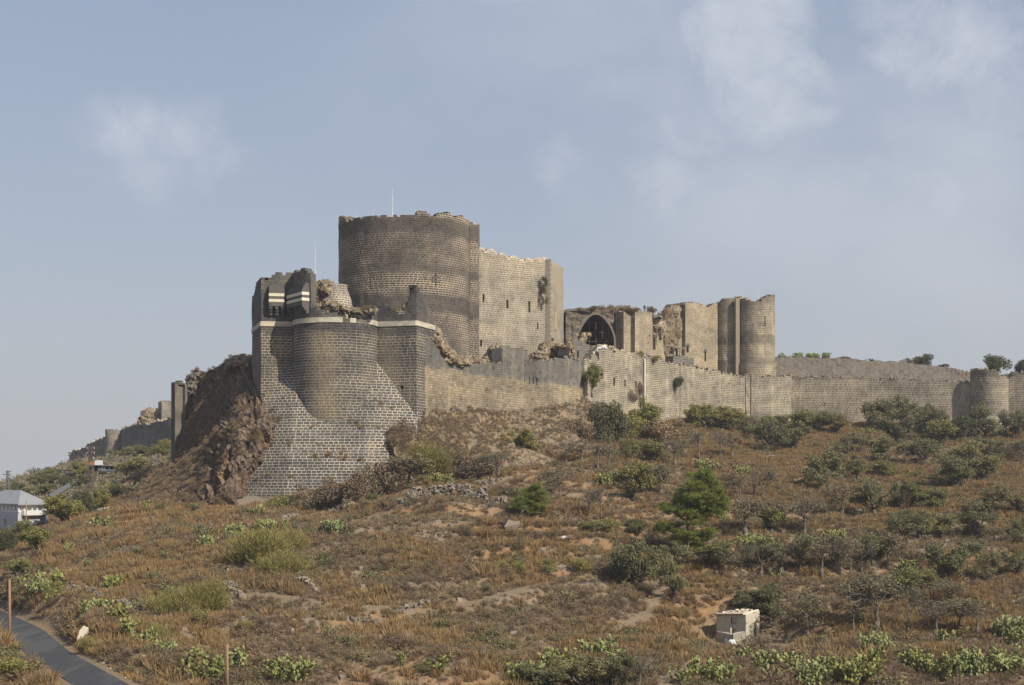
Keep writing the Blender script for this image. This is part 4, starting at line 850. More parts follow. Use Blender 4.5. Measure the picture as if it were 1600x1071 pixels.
V, FA = net([[(1190, 562, 470), (1240, 570, 470), (1300, 577, 470), (1360, 580, 470), (1420, 582, 470), (1480, 588, 470), (1530, 596, 470), (1600, 600, 470), (1800, 600, 470)],
             [(1190, 556, 412), (1240, 558, 412), (1300, 560, 412), (1360, 563, 412), (1420, 568, 412), (1480, 575, 408), (1530, 584, 402), (1600, 586, 400), (1800, 590, 400)],
             [(1190, 570, 398), (1240, 572, 399), (1300, 573, 399), (1360, 576, 398), (1420, 580, 397), (1480, 586, 395), (1530, 592, 392), (1600, 592, 388), (1800, 594, 386)],
             [(1190, 594, 388), (1240, 596, 389), (1300, 596, 389), (1360, 597, 388), (1420, 598, 387), (1480, 600, 385), (1530, 602, 384), (1600, 602, 379), (1800, 602, 376)]], 8, 6, .32, .8, 11, 1, .35)
struct('earth_bank', V, FA, M['gravel'])

# ------------------------------------------------------------------ the castle's left side, falling away
s1_, _ = simple_wall('wall_shaft', 'tall thin ruined wall shaft standing alone left of the cliff', [(271.5, 286.5), (273.5, 284), (292.5, 286), (293, 291)], [(270, 607), (273, 601), (277, 597), (284, 595.5), (288, 600), (291, 603), (293, 606)], 2, 'sliver', seed=41, th=2.0, cell=.5)
t_, _ = simple_wall('ruined_wall', 'dark ruined wall with overhanging top at the cliff edge', [(290, 300), (296, 295), (330, 290)], [(290, 590), (296, 588), (310, 586), (322, 588), (331, 594)], 14, 'rubble_grey', seed=43, th=4, jag=.3, cell=.8, rough=.5)
V, FA = join([lump(W(312, 592, 292), (2.7, 3, 1.2), 91, 34, .35, 1.0), lump(W(304, 606, 291), (1.6, 2.6, 2.2), 92, 30, .5, 1.0)]); part('overhang', V, FA, M['rubble_grey'], t_)
V, FA = join([lump(W(378, 566, 270), (2.3, 3, 1.6), 93, 34, .4, .9), lump(W(366, 574, 272), (1.6, 3, 1.0), 94, 30, .4, .9), lump(W(390, 572, 266), (1.6, 3, 1.8), 95, 30, .4, .9)]); solo('ruin_stub', V, FA, M['rubble'], 'pale ruined masonry stub against the left side of the bastion', 'ruin', W(378, 575, 270))
simple_wall('back_wall', 'narrow grey wall edge showing behind the left side of the bastion', [(393.5, 274), (400, 268), (410, 268)], [(393, 462), (410, 462)], 18, 'farwall', seed=44, th=2)
simple_wall('distant_wall', 'crenellated distant wall between the wall shaft and far round tower', [(188, 540), (205, 520), (232, 498), (274, 474)], [(188, 673), (196, 669), (206, 666), (225, 664), (240, 660), (255, 656), (275, 652)], -4, 'farwall', jag=.5, seed=45, cell=1.5, th=2, ds=3, dz=3, caps=(60, .9, 'stone_tan'))
simple_wall('distant_wall', 'distant wall descending left from the far round tower', [(108, 575), (125, 565), (168, 545)], [(108, 712), (112, 706), (118, 704), (126, 701), (140, 694), (155, 687), (168, 683)], -10, 'farwall', jag=.5, seed=46, cell=1.5, th=2, ds=3, dz=3, caps=(30, .9, 'stone_pale'))
round_tower('round_tower', 'small distant round tower on the left wall, catching the sun', 179, 540, 3.45, [(160, 672), (170, 671.5), (185, 672), (195, 673)], -8, 'fartower', 47)
t_, _ = simple_wall('distant_tower', 'square distant tower standing above the crenellated left wall', [(247, 512), (252.5, 500), (274, 502)], [(247, 629), (252, 627), (262, 628), (274, 627)], 5, 'fartower', seed=48, th=3, cat='tower', ds=2, dz=2)
V, FA = join([lump(W(233, 655, 505), (3.2, 3, 3.8), 96, 28, .4, 1.5), lump(W(224, 660, 506), (2.2, 3, 2.2), 97, 24, .4, 1.5), lump(W(243, 652, 506), (3.2, 3, 3.2), 98, 24, .3, 1.5)]); solo('distant_ruin', V, FA, M['rubble'], 'heap of ruined masonry left of the square distant tower', 'ruin', W(233, 660, 505))
# ------------------------------------------------------------------ plants: one mesh pair of each kind, copied and scaled
def quads(C, ln, wd_, seed, up=0.0, out=None):
    """leaf-sized quads at points C; up pulls their long axis to the vertical"""
    r = np.random.default_rng(seed); n = len(C); a = r.normal(size=(n, 3)); a[:, 2] += up
    if out is not None: a += out
    a /= np.linalg.norm(a, axis=1)[:, None]; b = np.cross(a, r.normal(size=(n, 3))); b /= np.linalg.norm(b, axis=1)[:, None]+1e-9
    l = (ln*r.uniform(.6, 1.4, n))[:, None]; w = (wd_*r.uniform(.6, 1.4, n))[:, None]
    V = np.stack([C-a*l*.5, C+b*w*.5, C+a*l*.5, C-b*w*.5], 1).reshape(-1, 3); return V, np.arange(4*n).reshape(n, 4)
def ball(c, rad, n, r, shell=.35):
    d = r.normal(size=(n, 3)); d /= np.linalg.norm(d, axis=1)[:, None]; k = r.uniform(shell, 1, n)**.6; return np.array(c)+d*k[:, None]*np.array(rad), d
def limb(a, b, r, bend=.25, n=5):
    a, b = np.array(a, float), np.array(b, float); t_ = np.linspace(0, 1, n)[:, None]; p = a+(b-a)*t_; p[1:-1] += r.normal(size=(n-2, 3))*bend*np.linalg.norm(b-a)*.25; return p
KM = {}
def kmesh(key, tr, cr, tm, cm):
    KM[key] = (raw_mesh('trunk', np.concatenate(tr.V), tr.F, None, True, (M[tm],)) if tr and tr.V else None, raw_mesh('crown', cr[0], cr[1], None, False, (M[cm],)))
def olive(seed, lm, H=4.0, Wd=4.4, dens=1.0, size=.20):
    r = np.random.default_rng(seed); tr = MB(); k = 26; cs = []
    lobes = [(r.uniform(-.6, .6)*Wd*.5, r.uniform(-.6, .6)*Wd*.5, H*r.uniform(.30, .78)) for _ in range(9)]
    base = [(0, 0, -.5), (r.uniform(-.12, .12), r.uniform(-.12, .12), .3), (r.uniform(-.2, .2), r.uniform(-.2, .2), H*.17)]
    tr.tube(base, [.24, .18, .14], 7); fork = base[-1]; V = []
    for lb in lobes:
        tr.tube(limb(fork, lb, r), [.10, .08, .06, .045, .03], 5)
        for _ in range(int(7*dens)):
            d = r.normal(size=3); d /= np.linalg.norm(d); c = np.array(lb)+d*np.array([Wd*.19, Wd*.19, H*.19])*r.uniform(.4, 1.15); c[2] = max(c[2], H*.12); cs.append(c)
            tr.tube([lb, c], [.03, .012], 4, cap=False)
    for c in cs:
        s_ = r.uniform(.35, .62); q, d = ball(c, (s_, s_, s_*.8), int(100*dens), r, .1); V.append(q)
    C = np.concatenate(V); return tr, quads(C, size, size*.5, seed+1, .3)
def bare(seed, H=3.6, Wd=4.0, leaves=350, tw=.022):
    r = np.random.default_rng(seed); tr = MB(); ends = []; L = []
    def grow(p, d, ln, rad, lev):
        q = p+d*ln; m_ = (p+q)/2+r.normal(size=3)*ln*.06
        (tr.tube([p, m_, q], [rad, rad*.85, rad*.65], 5 if lev < 2 else 3, cap=False)) if lev < 3 else L.append((p, q, rad))
        if lev == 5: ends.append(q); return
        for _ in range(3 if lev > 0 else 5):
            dd = d+r.normal(size=3)*(.42 if lev else .55); dd[2] += .10 if lev < 3 else -.02; dd /= np.linalg.norm(dd); grow(q, dd, ln*r.uniform(.62, .86), rad*.6, lev+1)
    tr.tube([(0, 0, -.5), (.03, 0, .3), (.05, .05, H*.2)], [.13, .11, .09], 6); grow(np.array([.05, .05, H*.2]), np.array([0, 0, 1.0]), H*.2, .075, 0)
    P = np.array([a for a, b, c in L]); Q = np.array([b for a, b, c in L]); rd = np.maximum(np.array([c for a, b, c in L]), tw*.5)[:, None]
    d = Q-P; s_ = np.cross(d, r.normal(size=d.shape)); s_ /= np.linalg.norm(s_, axis=1)[:, None]; s2 = np.cross(d, s_); s2 /= np.linalg.norm(s2, axis=1)[:, None]
    V = np.stack([P-s_*rd, P+s_*rd, Q+s_*rd*.6, Q-s_*rd*.6, P-s2*rd, P+s2*rd, Q+s2*rd*.6, Q-s2*rd*.6], 1).reshape(-1, 3); n = len(P)
    tv = (V, np.concatenate([np.arange(8*n).reshape(n, 8)[:, :4], np.arange(8*n).reshape(n, 8)[:, 4:]]))
    e = np.array(ends); C = e[r.integers(0, len(e), leaves)]+r.normal(size=(leaves, 3))*.15; return tr, tv, quads(C, .14, .07, seed+1)
def broom(seed, H=2.4, Wd=3.4, n=5200):
    r = np.random.default_rng(seed); C = []; O = []
    for _ in range(16):
        a = r.uniform(0, 6.28); k = r.uniform(0, .8)**.7; c = np.array([math.cos(a)*k*Wd*.5, math.sin(a)*k*Wd*.5, 0]); h = H*(1-.45*k)*r.uniform(.8, 1.1)
        m_ = n//16; t_ = r.uniform(.15, 1, m_); sp = r.normal(size=(m_, 3))*.30; sp[:, 2] *= .4; p = c+sp*(.5+t_[:, None])*1.1; p[:, 2] = t_*h+sp[:, 2]; C.append(p); o = sp*1.2+np.array([c[0], c[1], 0])*.35; o[:, 2] = 1.6; O.append(o)
    C = np.concatenate(C); C[:, 2] = np.maximum(C[:, 2], .02); return quads(C, .42, .035, seed, 0, np.concatenate(O)*1.6)
def cactus(seed, npad, Wd, H):
    r = np.random.default_rng(seed); V = []; FA = []; cnt = 0; an = np.linspace(0, 2*np.pi, 9)[:-1]; placed = 0; front = []
    def pad(p, d, nrm, ln):
        nonlocal cnt
        s_ = np.cross(d, nrm); c = p+d*ln*.5; w = ln*.36; th = .045
        rim = [c+d*math.cos(a)*ln*.5+s_*math.sin(a)*w*(1+.12*math.cos(a)) for a in an]
        for q in rim: V.append(q)
        V.append(c+nrm*th); V.append(c-nrm*th)
        for i in range(8): FA.append((cnt+i, cnt+(i+1) % 8, cnt+8)); FA.append((cnt+(i+1) % 8, cnt+i, cnt+9))
        cnt += 10
    nb = max(3, npad//9)
    for _ in range(nb):
        k = math.sqrt(r.uniform()); a = r.uniform(0, 6.28); front.append((np.array([math.cos(a)*k*Wd*.42, math.sin(a)*k*Wd*.42, -.05]), 0))
    while placed < npad and front:
        p, lev = front.pop(0); d = np.array([r.normal()*.5, r.normal()*.5, 1.0])+np.array([p[0], p[1], 0])*.22/Wd*2+r.normal(size=3)*.25*lev/2; d[2] = max(d[2], .15); d /= np.linalg.norm(d)
        nrm = np.cross(d, r.normal(size=3)); nrm /= np.linalg.norm(nrm); ln = r.uniform(.28, .45); pad(p, d, nrm, ln); placed += 1; q = p+d*ln*.93
        if q[2] < H:
            for _ in range(r.choice([1, 2, 2, 3])): front.insert(r.integers(0, len(front)+1), (q+np.cross(d, nrm)*r.uniform(-.12, .12), lev+1))
        if not front and placed < npad: k = r.uniform(); a = r.uniform(0, 6.28); front.append((np.array([math.cos(a)*k*Wd*.45, math.sin(a)*k*Wd*.45, 0]), 0))
    return np.array(V), np.array(FA)
def shrub(seed, n=1500, H=1.5, Wd=2.2, size=.14, up=.4):
    r = np.random.default_rng(seed); C = []
    for _ in range(14):
        c = np.array([r.normal()*Wd*.2, r.normal()*Wd*.2, r.uniform(.2, .75)*H]); q, _ = ball(c, (Wd*.2, Wd*.2, H*.24), n//14, r, .2); C.append(q)
    C = np.concatenate(C); C[:, 2] = np.maximum(C[:, 2], .03); return quads(C, size, size*.5, seed, up)
for i in range(4):
    tr, cr = olive(10+i, 'olive', 4.0, 4.4, .95+.1*(i % 2)); kmesh('olive%d' % i, tr, cr, 'bark', 'olive')
for i in range(3):
    tr, cr = olive(30+i, 'oliveg', 3.4, 3.2, .8); kmesh('oliveg%d' % i, tr, cr, 'bark', 'oliveg')
BARE = {}
for i in range(3):
    tr, tw, lv = bare(50+i); v, f = join([(np.concatenate(tr.V), np.zeros((0, 4), int)), tw])
    KM['bare%d' % i] = (raw_mesh('trunk', np.concatenate(tr.V), tr.F, None, True, (M['bark'],)), raw_mesh('twigs', tw[0], tw[1], None, False, (M['twig'],)), raw_mesh('leaves', lv[0], lv[1], None, False, (M['twigleaf'],)))
for i in range(2):
    tr, tw, lv = bare(60+i, leaves=1700)
    KM['mixed%d' % i] = (raw_mesh('trunk', np.concatenate(tr.V), tr.F, None, True, (M['bark'],)), raw_mesh('twigs', tw[0], tw[1], None, False, (M['twig'],)), raw_mesh('leaves', lv[0], lv[1], None, False, (M['twigleaf'],)))
for i in range(2): v = broom(70+i); KM['broom%d' % i] = (None, raw_mesh('stems', v[0], v[1], None, False, (M['broom'],)))
for i in range(2): v = shrub(90+i); KM['green%d' % i] = (None, raw_mesh('foliage', v[0], v[1], None, False, (M['greenleaf'],)))
for i in range(2): v = shrub(94+i, 4200, 2.6, 3.2, .2, .2); KM['dark%d' % i] = (None, raw_mesh('foliage', v[0], v[1], None, False, (M['darkleaf'],)))
for i in range(2): v = shrub(97+i, 2600, 2.2, 3.0, .17, .4); KM['greybush%d' % i] = (None, raw_mesh('foliage', v[0], v[1], None, False, (M['brush'],)))
for i in range(2): tr, cr = olive(100+i, 'greenleaf', 4.0, 3.8, 1.2, .2); kmesh('leafy%d' % i, tr, cr, 'bark', 'greenleaf')
def ext(k):
    cs = []
    for me in KM[k]:
        if me is None: continue
        a = np.zeros(len(me.vertices)*3, np.float32); me.vertices.foreach_get('co', a); cs.append(a.reshape(-1, 3))
    a = np.concatenate(cs); return np.percentile(np.abs(a[:, 0]), 97)*2, np.percentile(a[:, 2], 98.5)
EXT = {k: ext(k) for k in KM}
DESC = {'olive': ('olive_tree', 'grey-green olive tree', 'tree'), 'oliveg': ('olive_tree', 'small green olive tree', 'tree'), 'bare': ('bare_tree', 'bare grey twiggy tree', 'tree'), 'mixed': ('half_bare_tree', 'half-bare brownish tree', 'tree'),
        'broom': ('broom_bush', 'yellow-green feathery bush', 'bush'), 'cactus': ('prickly_pear', 'prickly pear clump', 'cactus'), 'green': ('green_bush', 'low green bush', 'bush'), 'dark': ('dark_bush', 'dark green bush', 'bush'),
        'greybush': ('grey_bush', 'grey-brown dry bush', 'bush'), 'leafy': ('leafy_tree', 'yellow-green leafy tree', 'tree')}
ORD = ['first', 'second', 'third', 'fourth', 'fifth', 'sixth', 'seventh', 'eighth', 'ninth', 'tenth', 'eleventh', 'twelfth', 'thirteenth', 'fourteenth', 'fifteenth', 'sixteenth', 'seventeenth', 'eighteenth', 'nineteenth', 'twentieth']
rp = np.random.default_rng(11); KC = {}
def plant(kind, px, py, Hpx, Wpx, label, group=None, D=None, desc=None):
    if D is None: x, y, z = at(px, py)
    else: x, y, z = W(px, py, D)
    base = kind
    if kind == 'cactus':
        w, h = Wpx*y/F*1.12, Hpx*y/F*1.15; KC['c'] = KC.get('c', 0)+1; v = cactus(300+KC['c'], int(np.clip(10+w*w*16+w*h*12, 10, 520)), w*.92, h*.86)
        o = link(bpy.data.objects.new('prickly_pear', raw_mesh('prickly_pear', v[0], v[1], None, False, (M['cactus'],)))); o.location = (x, y, z-.05); o['label'] = label; o['category'] = 'cactus'
        if group: o['group'] = group
        return o
    ks = sorted(k for k in KM if k.startswith(base) and k[len(base):].isdigit() and len(k) == len(base)+1); KC[base] = KC.get(base, -1)+1; k = ks[KC[base] % len(ks)]
    nm, ds_, cat = DESC[kind]; ew, eh = EXT[k]; h = Hpx*y/F; w = Wpx*y/F
    t_ = thing(nm, label, cat, (x, y, z-.05), group, rp.uniform(0, 6.28)); t_.scale = (w/ew, w/ew, h/eh)
    for me in KM[k]:
        if me is None: continue
        o = link(bpy.data.objects.new(me.name, me)); o.parent = t_
    return t_
ROWS = [
 ('row below the outer wall', 'trees along the foot of the outer wall', [('oliveg', 1243, 677, 30, 34), ('oliveg', 1277, 676, 28, 34), ('oliveg', 1309, 679, 28, 38), ('dark', 1372, 668, 34, 40), ('olive', 1389, 672, 46, 54), ('olive', 1403, 692, 33, 42), ('olive', 1430, 680, 42, 40), ('olive', 1450, 690, 44, 44), ('oliveg', 1466, 698, 34, 42), ('dark', 1495, 688, 30, 44), ('olive', 1540, 687, 50, 48), ('olive', 1584, 687, 38, 42)]),
 ('upper right-slope row', 'trees on the upper right slope', [('olive', 1198, 706, 42, 48), ('olive', 1238, 705, 34, 42), ('olive', 1324, 711, 30, 36), ('olive', 1374, 723, 37, 42), ('olive', 1437, 727, 36, 46), ('oliveg', 1509, 730, 36, 36), ('olive', 1543, 722, 34, 34), ('greybush', 1577, 716, 18, 34), ('mixed', 1597, 722, 30, 30)]),
 ('second right-slope line', 'trees on the middle right slope', [('olive', 1285, 765, 52, 62), ('oliveg', 1340, 749, 27, 32), ('oliveg', 1382, 748, 25, 30), ('green', 1432, 750, 14, 22), ('olive', 1493, 765, 46, 50), ('oliveg', 1537, 752, 34, 36)]),
 ('third right-slope line', 'trees on the middle right slope', [('mixed', 1315, 806, 44, 60), ('olive', 1366, 807, 50, 48), ('olive', 1408, 795, 38, 34), ('oliveg', 1433, 794, 30, 28), ('oliveg', 1453, 799, 30, 32), ('olive', 1547, 804, 40, 48), ('olive', 1596, 806, 36, 40)]),
 ('fourth right-slope line', 'trees on the middle right slope', [('mixed', 1166, 838, 54, 56), ('oliveg', 1206, 832, 34, 34), ('mixed', 1257, 840, 54, 56), ('olive', 1416, 846, 42, 44), ('oliveg', 1438, 842, 38, 34), ('oliveg', 1469, 841, 32, 28), ('olive', 1520, 847, 44, 46), ('olive', 1597, 852, 40, 40)]),
 ('hedge-like row above the hut', 'thin trees in the row above the hut', [('oliveg', 1115, 890, 36, 40), ('bare', 1134, 904, 46, 36), ('bare', 1158, 900, 42, 34), ('mixed', 1189, 903, 48, 40), ('oliveg', 1206, 890, 42, 40), ('bare', 1222, 901, 50, 44), ('olive', 1251, 890, 46, 44), ('bare', 1283, 903, 58, 44), ('olive', 1300, 886, 44, 40), ('bare', 1314, 900, 52, 36), ('mixed', 1329, 900, 52, 36), ('bare', 1346, 900, 48, 38), ('oliveg', 1365, 882, 40, 36), ('mixed', 1387, 889, 50, 44)]),
 ('group above the big cacti', 'trees and bushes behind the large cacti', [('olive', 1181, 975, 46, 44), ('olive', 1208, 980, 56, 48), ('bare', 1227, 1006, 46, 50), ('mixed', 1262, 1002, 70, 66), ('bare', 1333, 990, 60, 46), ('mixed', 1368, 990, 82, 64), ('oliveg', 1404, 940, 46, 50), ('bare', 1420, 992, 66, 48), ('bare', 1461, 996, 52, 54), ('mixed', 1483, 955, 42, 56), ('bare', 1527, 993, 48, 60), ('mixed', 1500, 988, 46, 52)]),
 ('line under the curtain wall', 'bushes on the slope under the curtain wall', [('mixed', 777, 746, 34, 56), ('leafy', 815, 724, 46, 44), ('greybush', 858, 728, 26, 40), ('bare', 885, 729, 34, 40), ('bare', 908, 722, 30, 34), ('greybush', 906, 694, 34, 38), ('bare', 935, 737, 38, 48), ('bare', 950, 733, 30, 34), ('oliveg', 985, 723, 32, 24), ('oliveg', 1018, 723, 30, 30), ('bare', 1055, 730, 46, 42), ('bare', 1093, 719, 38, 44), ('bare', 1127, 721, 38, 34), ('mixed', 1143, 716, 34, 34)]),
 ('line left of the tall pine', 'bushes left of the tall pine', [('mixed', 874, 780, 44, 44), ('bare', 922, 806, 38, 36), ('bare', 940, 812, 44, 36), ('oliveg', 990, 784, 52, 42), ('mixed', 1032, 776, 44, 48), ('oliveg', 1008, 776, 40, 34)]),
 ('line right of the tall pine', 'thin trees right of the tall pine', [('mixed', 1148, 782, 40, 40), ('bare', 1157, 790, 42, 36), ('bare', 1180, 782, 40, 38), ('bare', 1197, 780, 40, 40), ('greybush', 1216, 806, 20, 40)]),
 ('line on the brown slope', 'small bushes below the leaning pine', [('green', 783, 894, 16, 22), ('green', 812, 896, 18, 20), ('green', 857, 897, 20, 28), ('green', 909, 897, 20, 26), ('bare', 930, 914, 40, 40), ('olive', 975, 918, 50, 46), ('olive', 992, 922, 68, 52), ('olive', 1048, 908, 52, 44), ('olive', 1052, 938, 60, 40)]),
 ('trio above the brown slope', 'small bushes above the dirt step', [('oliveg', 936, 838, 20, 32), ('green', 952, 832, 18, 22), ('oliveg', 994, 838, 24, 22)]),
 ('hedge at the curtain foot', 'bushes along the curtain wall foot', [('dark', 952, 694, 54, 50), ('green', 985, 690, 36, 40), ('leafy', 1003, 684, 44, 42), ('greybush', 1028, 690, 30, 50), ('greybush', 1062, 684, 24, 44), ('leafy', 1102, 672, 34, 46), ('leafy', 1130, 676, 34, 50), ('leafy', 1154, 676, 26, 36), ('greybush', 1174, 682, 26, 34), ('green', 1196, 670, 18, 34), ('dark', 1222, 668, 16, 26)]),
 ('line below the bastion foot', 'dry bushes below the sloping foot', [('greybush', 470, 796, 24, 60), ('green', 445, 800, 22, 34), ('greybush', 520, 792, 34, 60), ('greybush', 560, 786, 44, 60), ('greybush', 600, 776, 44, 62), ('mixed', 640, 762, 46, 60), ('broom', 665, 742, 40, 60), ('greybush', 715, 742, 34, 56), ('greybush', 740, 752, 28, 50)]),
]
for phrase, grp, L in ROWS:
    L = sorted(L)
    L = sorted(L, key=lambda q: q[1])
    for i, (k, px, py, h, w) in enumerate(L): plant(k, px, py, h*1.12, w*1.2, '%s, %s from left in the %s' % (DESC[k][1], ORD[i], phrase), grp)
SINGLE = [
 ('broom', 405, 882, 52, 84, 'largest yellow-green feathery bush, below the stone foot of the bastion'), ('broom', 440, 897, 34, 60, 'smaller feathery bush touching the lower right of the largest one'),
 ('broom', 458, 862, 34, 40, 'feathery bush at the upper right edge of the largest one'), ('broom', 270, 960, 38, 62, 'feathery yellow-green bush left of the dark-hollowed one'), ('broom', 322, 955, 46, 62, 'feathery bush with a dark hollow beside the low stone wall'),
 ('greybush', 355, 870, 20, 36, 'small dry bush left of the largest feathery bush'), ('green', 313, 975, 22, 30, 'pale green round bush below the pair of feathery bushes'), ('green', 378, 988, 18, 26, 'small green bush on the lower left slope'),
 ('broom', 246, 1010, 34, 36, 'narrow feathery bush just above the roadside bank'), ('green', 138, 1022, 28, 30, 'green bush beside the white leaning slab'), ('green', 20, 1060, 30, 60, 'green bush on the near roadside mound'),
 ('leafy', 103, 822, 46, 54, 'round yellow-green tree right of the grey-roofed house'), ('dark', 131, 808, 40, 30, 'dark narrow tree between two yellow-green ones'), ('leafy', 152, 800, 34, 34, 'yellow-green small tree at the end of the gravel slide'),
 ('oliveg', 40, 852, 38, 44, 'grey-green tree in front of the house wall'), ('leafy', 50, 862, 34, 44, 'yellowish tree below the house, left of the gravel slide'), ('dark', 8, 866, 34, 40, 'dark bush at the left edge below the house'), ('leafy', 30, 905, 28, 40, 'brownish green bush at the left crest above the road'),
 ('greybush', 20, 935, 36, 46, 'dry bush at the far left slope edge'), ('green', 85, 930, 20, 30, 'green bush under the left prickly pears'),
]
for k, px, py, h, w, lb in SINGLE: plant(k, px, py, h, w, lb)
CACT = [(85, 922, 34, 74, 'spreading prickly pear clump on the left crest'), (60, 925, 26, 36, 'prickly pear clump left of the spreading one'), (32, 918, 26, 24, 'narrow prickly pear clump near the left edge'), (78, 944, 18, 20, 'small prickly pear plant below the spreading clump'),
 (184, 920, 20, 48, 'low prickly pear clump by the upper stone wall end'), (165, 925, 14, 20, 'small prickly pear just left of the low clump'), (132, 962, 22, 24, 'prickly pear above the left bank, under the stone wall'), (163, 952, 14, 22, 'tiny prickly pear on the stone wall line'), (185, 972, 26, 44, 'yellowish prickly pear hanging over the low stone wall'),
 (200, 992, 26, 30, 'prickly pear below the yellowish hanging one'), (218, 1010, 34, 40, 'tall prickly pear clump above the road bank'), (255, 1024, 18, 24, 'small prickly pear at the foot of the feathery bush'), (163, 826, 18, 26, 'prickly pear clump on the orange grass left'), (108, 866, 16, 14, 'small prickly pear on the left slope'), (137, 892, 14, 12, 'tiny upright prickly pear on the left slope'),
 (330, 1062, 58, 66, 'big prickly pear clump left of the wooden pole'), (372, 1045, 46, 34, 'prickly pear clump just right of the wooden pole'), (294, 1050, 34, 20, 'narrow prickly pear left of the big clump'), (450, 1062, 62, 78, 'biggest round prickly pear clump at the bottom'), (630, 1038, 14, 20, 'small yellow prickly pear left of a larger one'), (682, 1052, 26, 26, 'yellow prickly pear above the orange earth'),
 (323, 856, 18, 30, 'yellowish prickly pear on the slope above the feathery bush'), (365, 840, 24, 36, 'prickly pear beside the rusty pipe'), (402, 808, 18, 18, 'small prickly pear at the foot of the cliff'), (525, 832, 18, 42, 'lone prickly pear clump on the brown slope below the bastion'), (418, 830, 16, 56, 'pale prickly pear spilling from the dry-stone wall'), (228, 797, 14, 12, 'little yellow prickly pear at the shadow edge'),
 (690, 757, 16, 36, 'prickly pear on the terrace right of the stone foot'), (952, 756, 26, 46, 'prickly pear clump beside the bushes on the bare terrace'), (1100, 735, 18, 30, 'left prickly pear of the three behind the tall pine'), (1130, 738, 16, 16, 'middle prickly pear of the three behind the tall pine'), (1159, 743, 18, 32, 'right prickly pear of the three behind the tall pine'),
 (1133, 820, 34, 20, 'upright prickly pear right of the tall pine'), (1165, 860, 24, 44, 'prickly pear clump behind the row above the hut'), (1192, 858, 26, 46, 'wider prickly pear clump behind the row above the hut'), (1257, 850, 14, 24, 'small prickly pear behind the middle of that row'), (1303, 848, 18, 38, 'prickly pear behind the right part of that row'), (1206, 815, 14, 34, 'pale prickly pear on the right slope, fourth tree line'),
 (1417, 898, 26, 38, 'round prickly pear clump right of the hedge-like row'), (1212, 905, 22, 18, 'thin prickly pear in front of the hedge-like row'), (1529, 955, 22, 12, 'thin prickly pear on the right brown slope'), (1552, 960, 18, 18, 'yellow prickly pear on the right brown slope'), (1353, 680, 18, 28, 'yellow prickly pear under the outer wall'), (1492, 666, 18, 40, 'prickly pear patch beside the squat round tower'),
 (935, 1026, 38, 54, 'bright prickly pear on the orange cut, middle bottom'), (876, 1046, 32, 60, 'prickly pear left of the bright one, middle bottom'), (825, 1068, 30, 60, 'prickly pear at the bottom edge, left of the olive bush'), (925, 1060, 26, 36, 'small prickly pear under the bright one'), (968, 1040, 22, 24, 'prickly pear right of the bright one'), (1064, 1068, 34, 26, 'narrow prickly pear at the bottom, left of the track'),
 (1098, 1062, 34, 40, 'prickly pear below the track to the hut'), (1128, 1064, 40, 46, 'wide prickly pear below the track to the hut'), (1152, 1036, 22, 34, 'prickly pear at the track edge in front of the hut'), (1188, 1046, 26, 24, 'prickly pear behind the small bare tree'), (1208, 1066, 28, 24, 'small low prickly pear in the bottom right'),
 (1236, 1052, 46, 56, 'first big prickly pear of the bottom right thicket'), (1268, 1066, 56, 60, 'second big prickly pear of the bottom right thicket'), (1312, 1060, 62, 70, 'third big prickly pear of the bottom right thicket'), (1352, 1050, 58, 64, 'fourth big prickly pear of the bottom right thicket'), (1372, 1020, 38, 50, 'yellowish upper prickly pear of the bottom right thicket'), (1330, 1071, 40, 60, 'lowest prickly pear of the bottom right thicket'),
 (1434, 1048, 44, 56, 'left prickly pear of the thicket right of the dry gap'), (1470, 1058, 52, 66, 'second prickly pear of the thicket right of the dry gap'), (1510, 1052, 56, 66, 'third prickly pear of the thicket right of the dry gap'), (1545, 1046, 50, 60, 'fourth prickly pear of the thicket right of the dry gap'), (1485, 1012, 34, 34, 'yellow prickly pear rising above the right thicket'), (1585, 1048, 54, 60, 'large prickly pear at the right edge bottom'), (1575, 992, 34, 60, 'prickly pear on the right edge, above the thicket'), (1598, 1010, 40, 40, 'prickly pear cut by the right picture edge')]
for px, py, h, w, lb in CACT: plant('cactus', px, py, h, w, lb, 'prickly pears on the hillside')
# olive bushes across the bottom
for px, py, h, w, lb in ((855, 1085, 44, 70, 'grey-green olive bush at the bottom edge, left one'), (905, 1085, 60, 74, 'grey-green olive bush at the bottom edge, middle one'), (955, 1085, 62, 66, 'grey-green olive bush at the bottom edge, right one')): plant('olive', px, py, h, w, lb, 'olive bushes at the bottom edge')
plant('bare', 998, 1075, 50, 60, 'bare grey bush at the bottom edge beside the olive bushes'); plant('mixed', 1190, 1026, 34, 40, 'small bare tree on the yard in front of the hut')
plant('olive', 1540, 908, 42, 46, 'smaller olive right of the biggest olive on the right slope'); plant('olive', 1480, 908, 60, 72, 'biggest olive tree, on the right slope'); plant('oliveg', 1455, 925, 34, 34, 'small olive left below the biggest olive'); plant('olive', 1590, 900, 40, 34, 'olive cut by the right edge, beside the biggest olives')
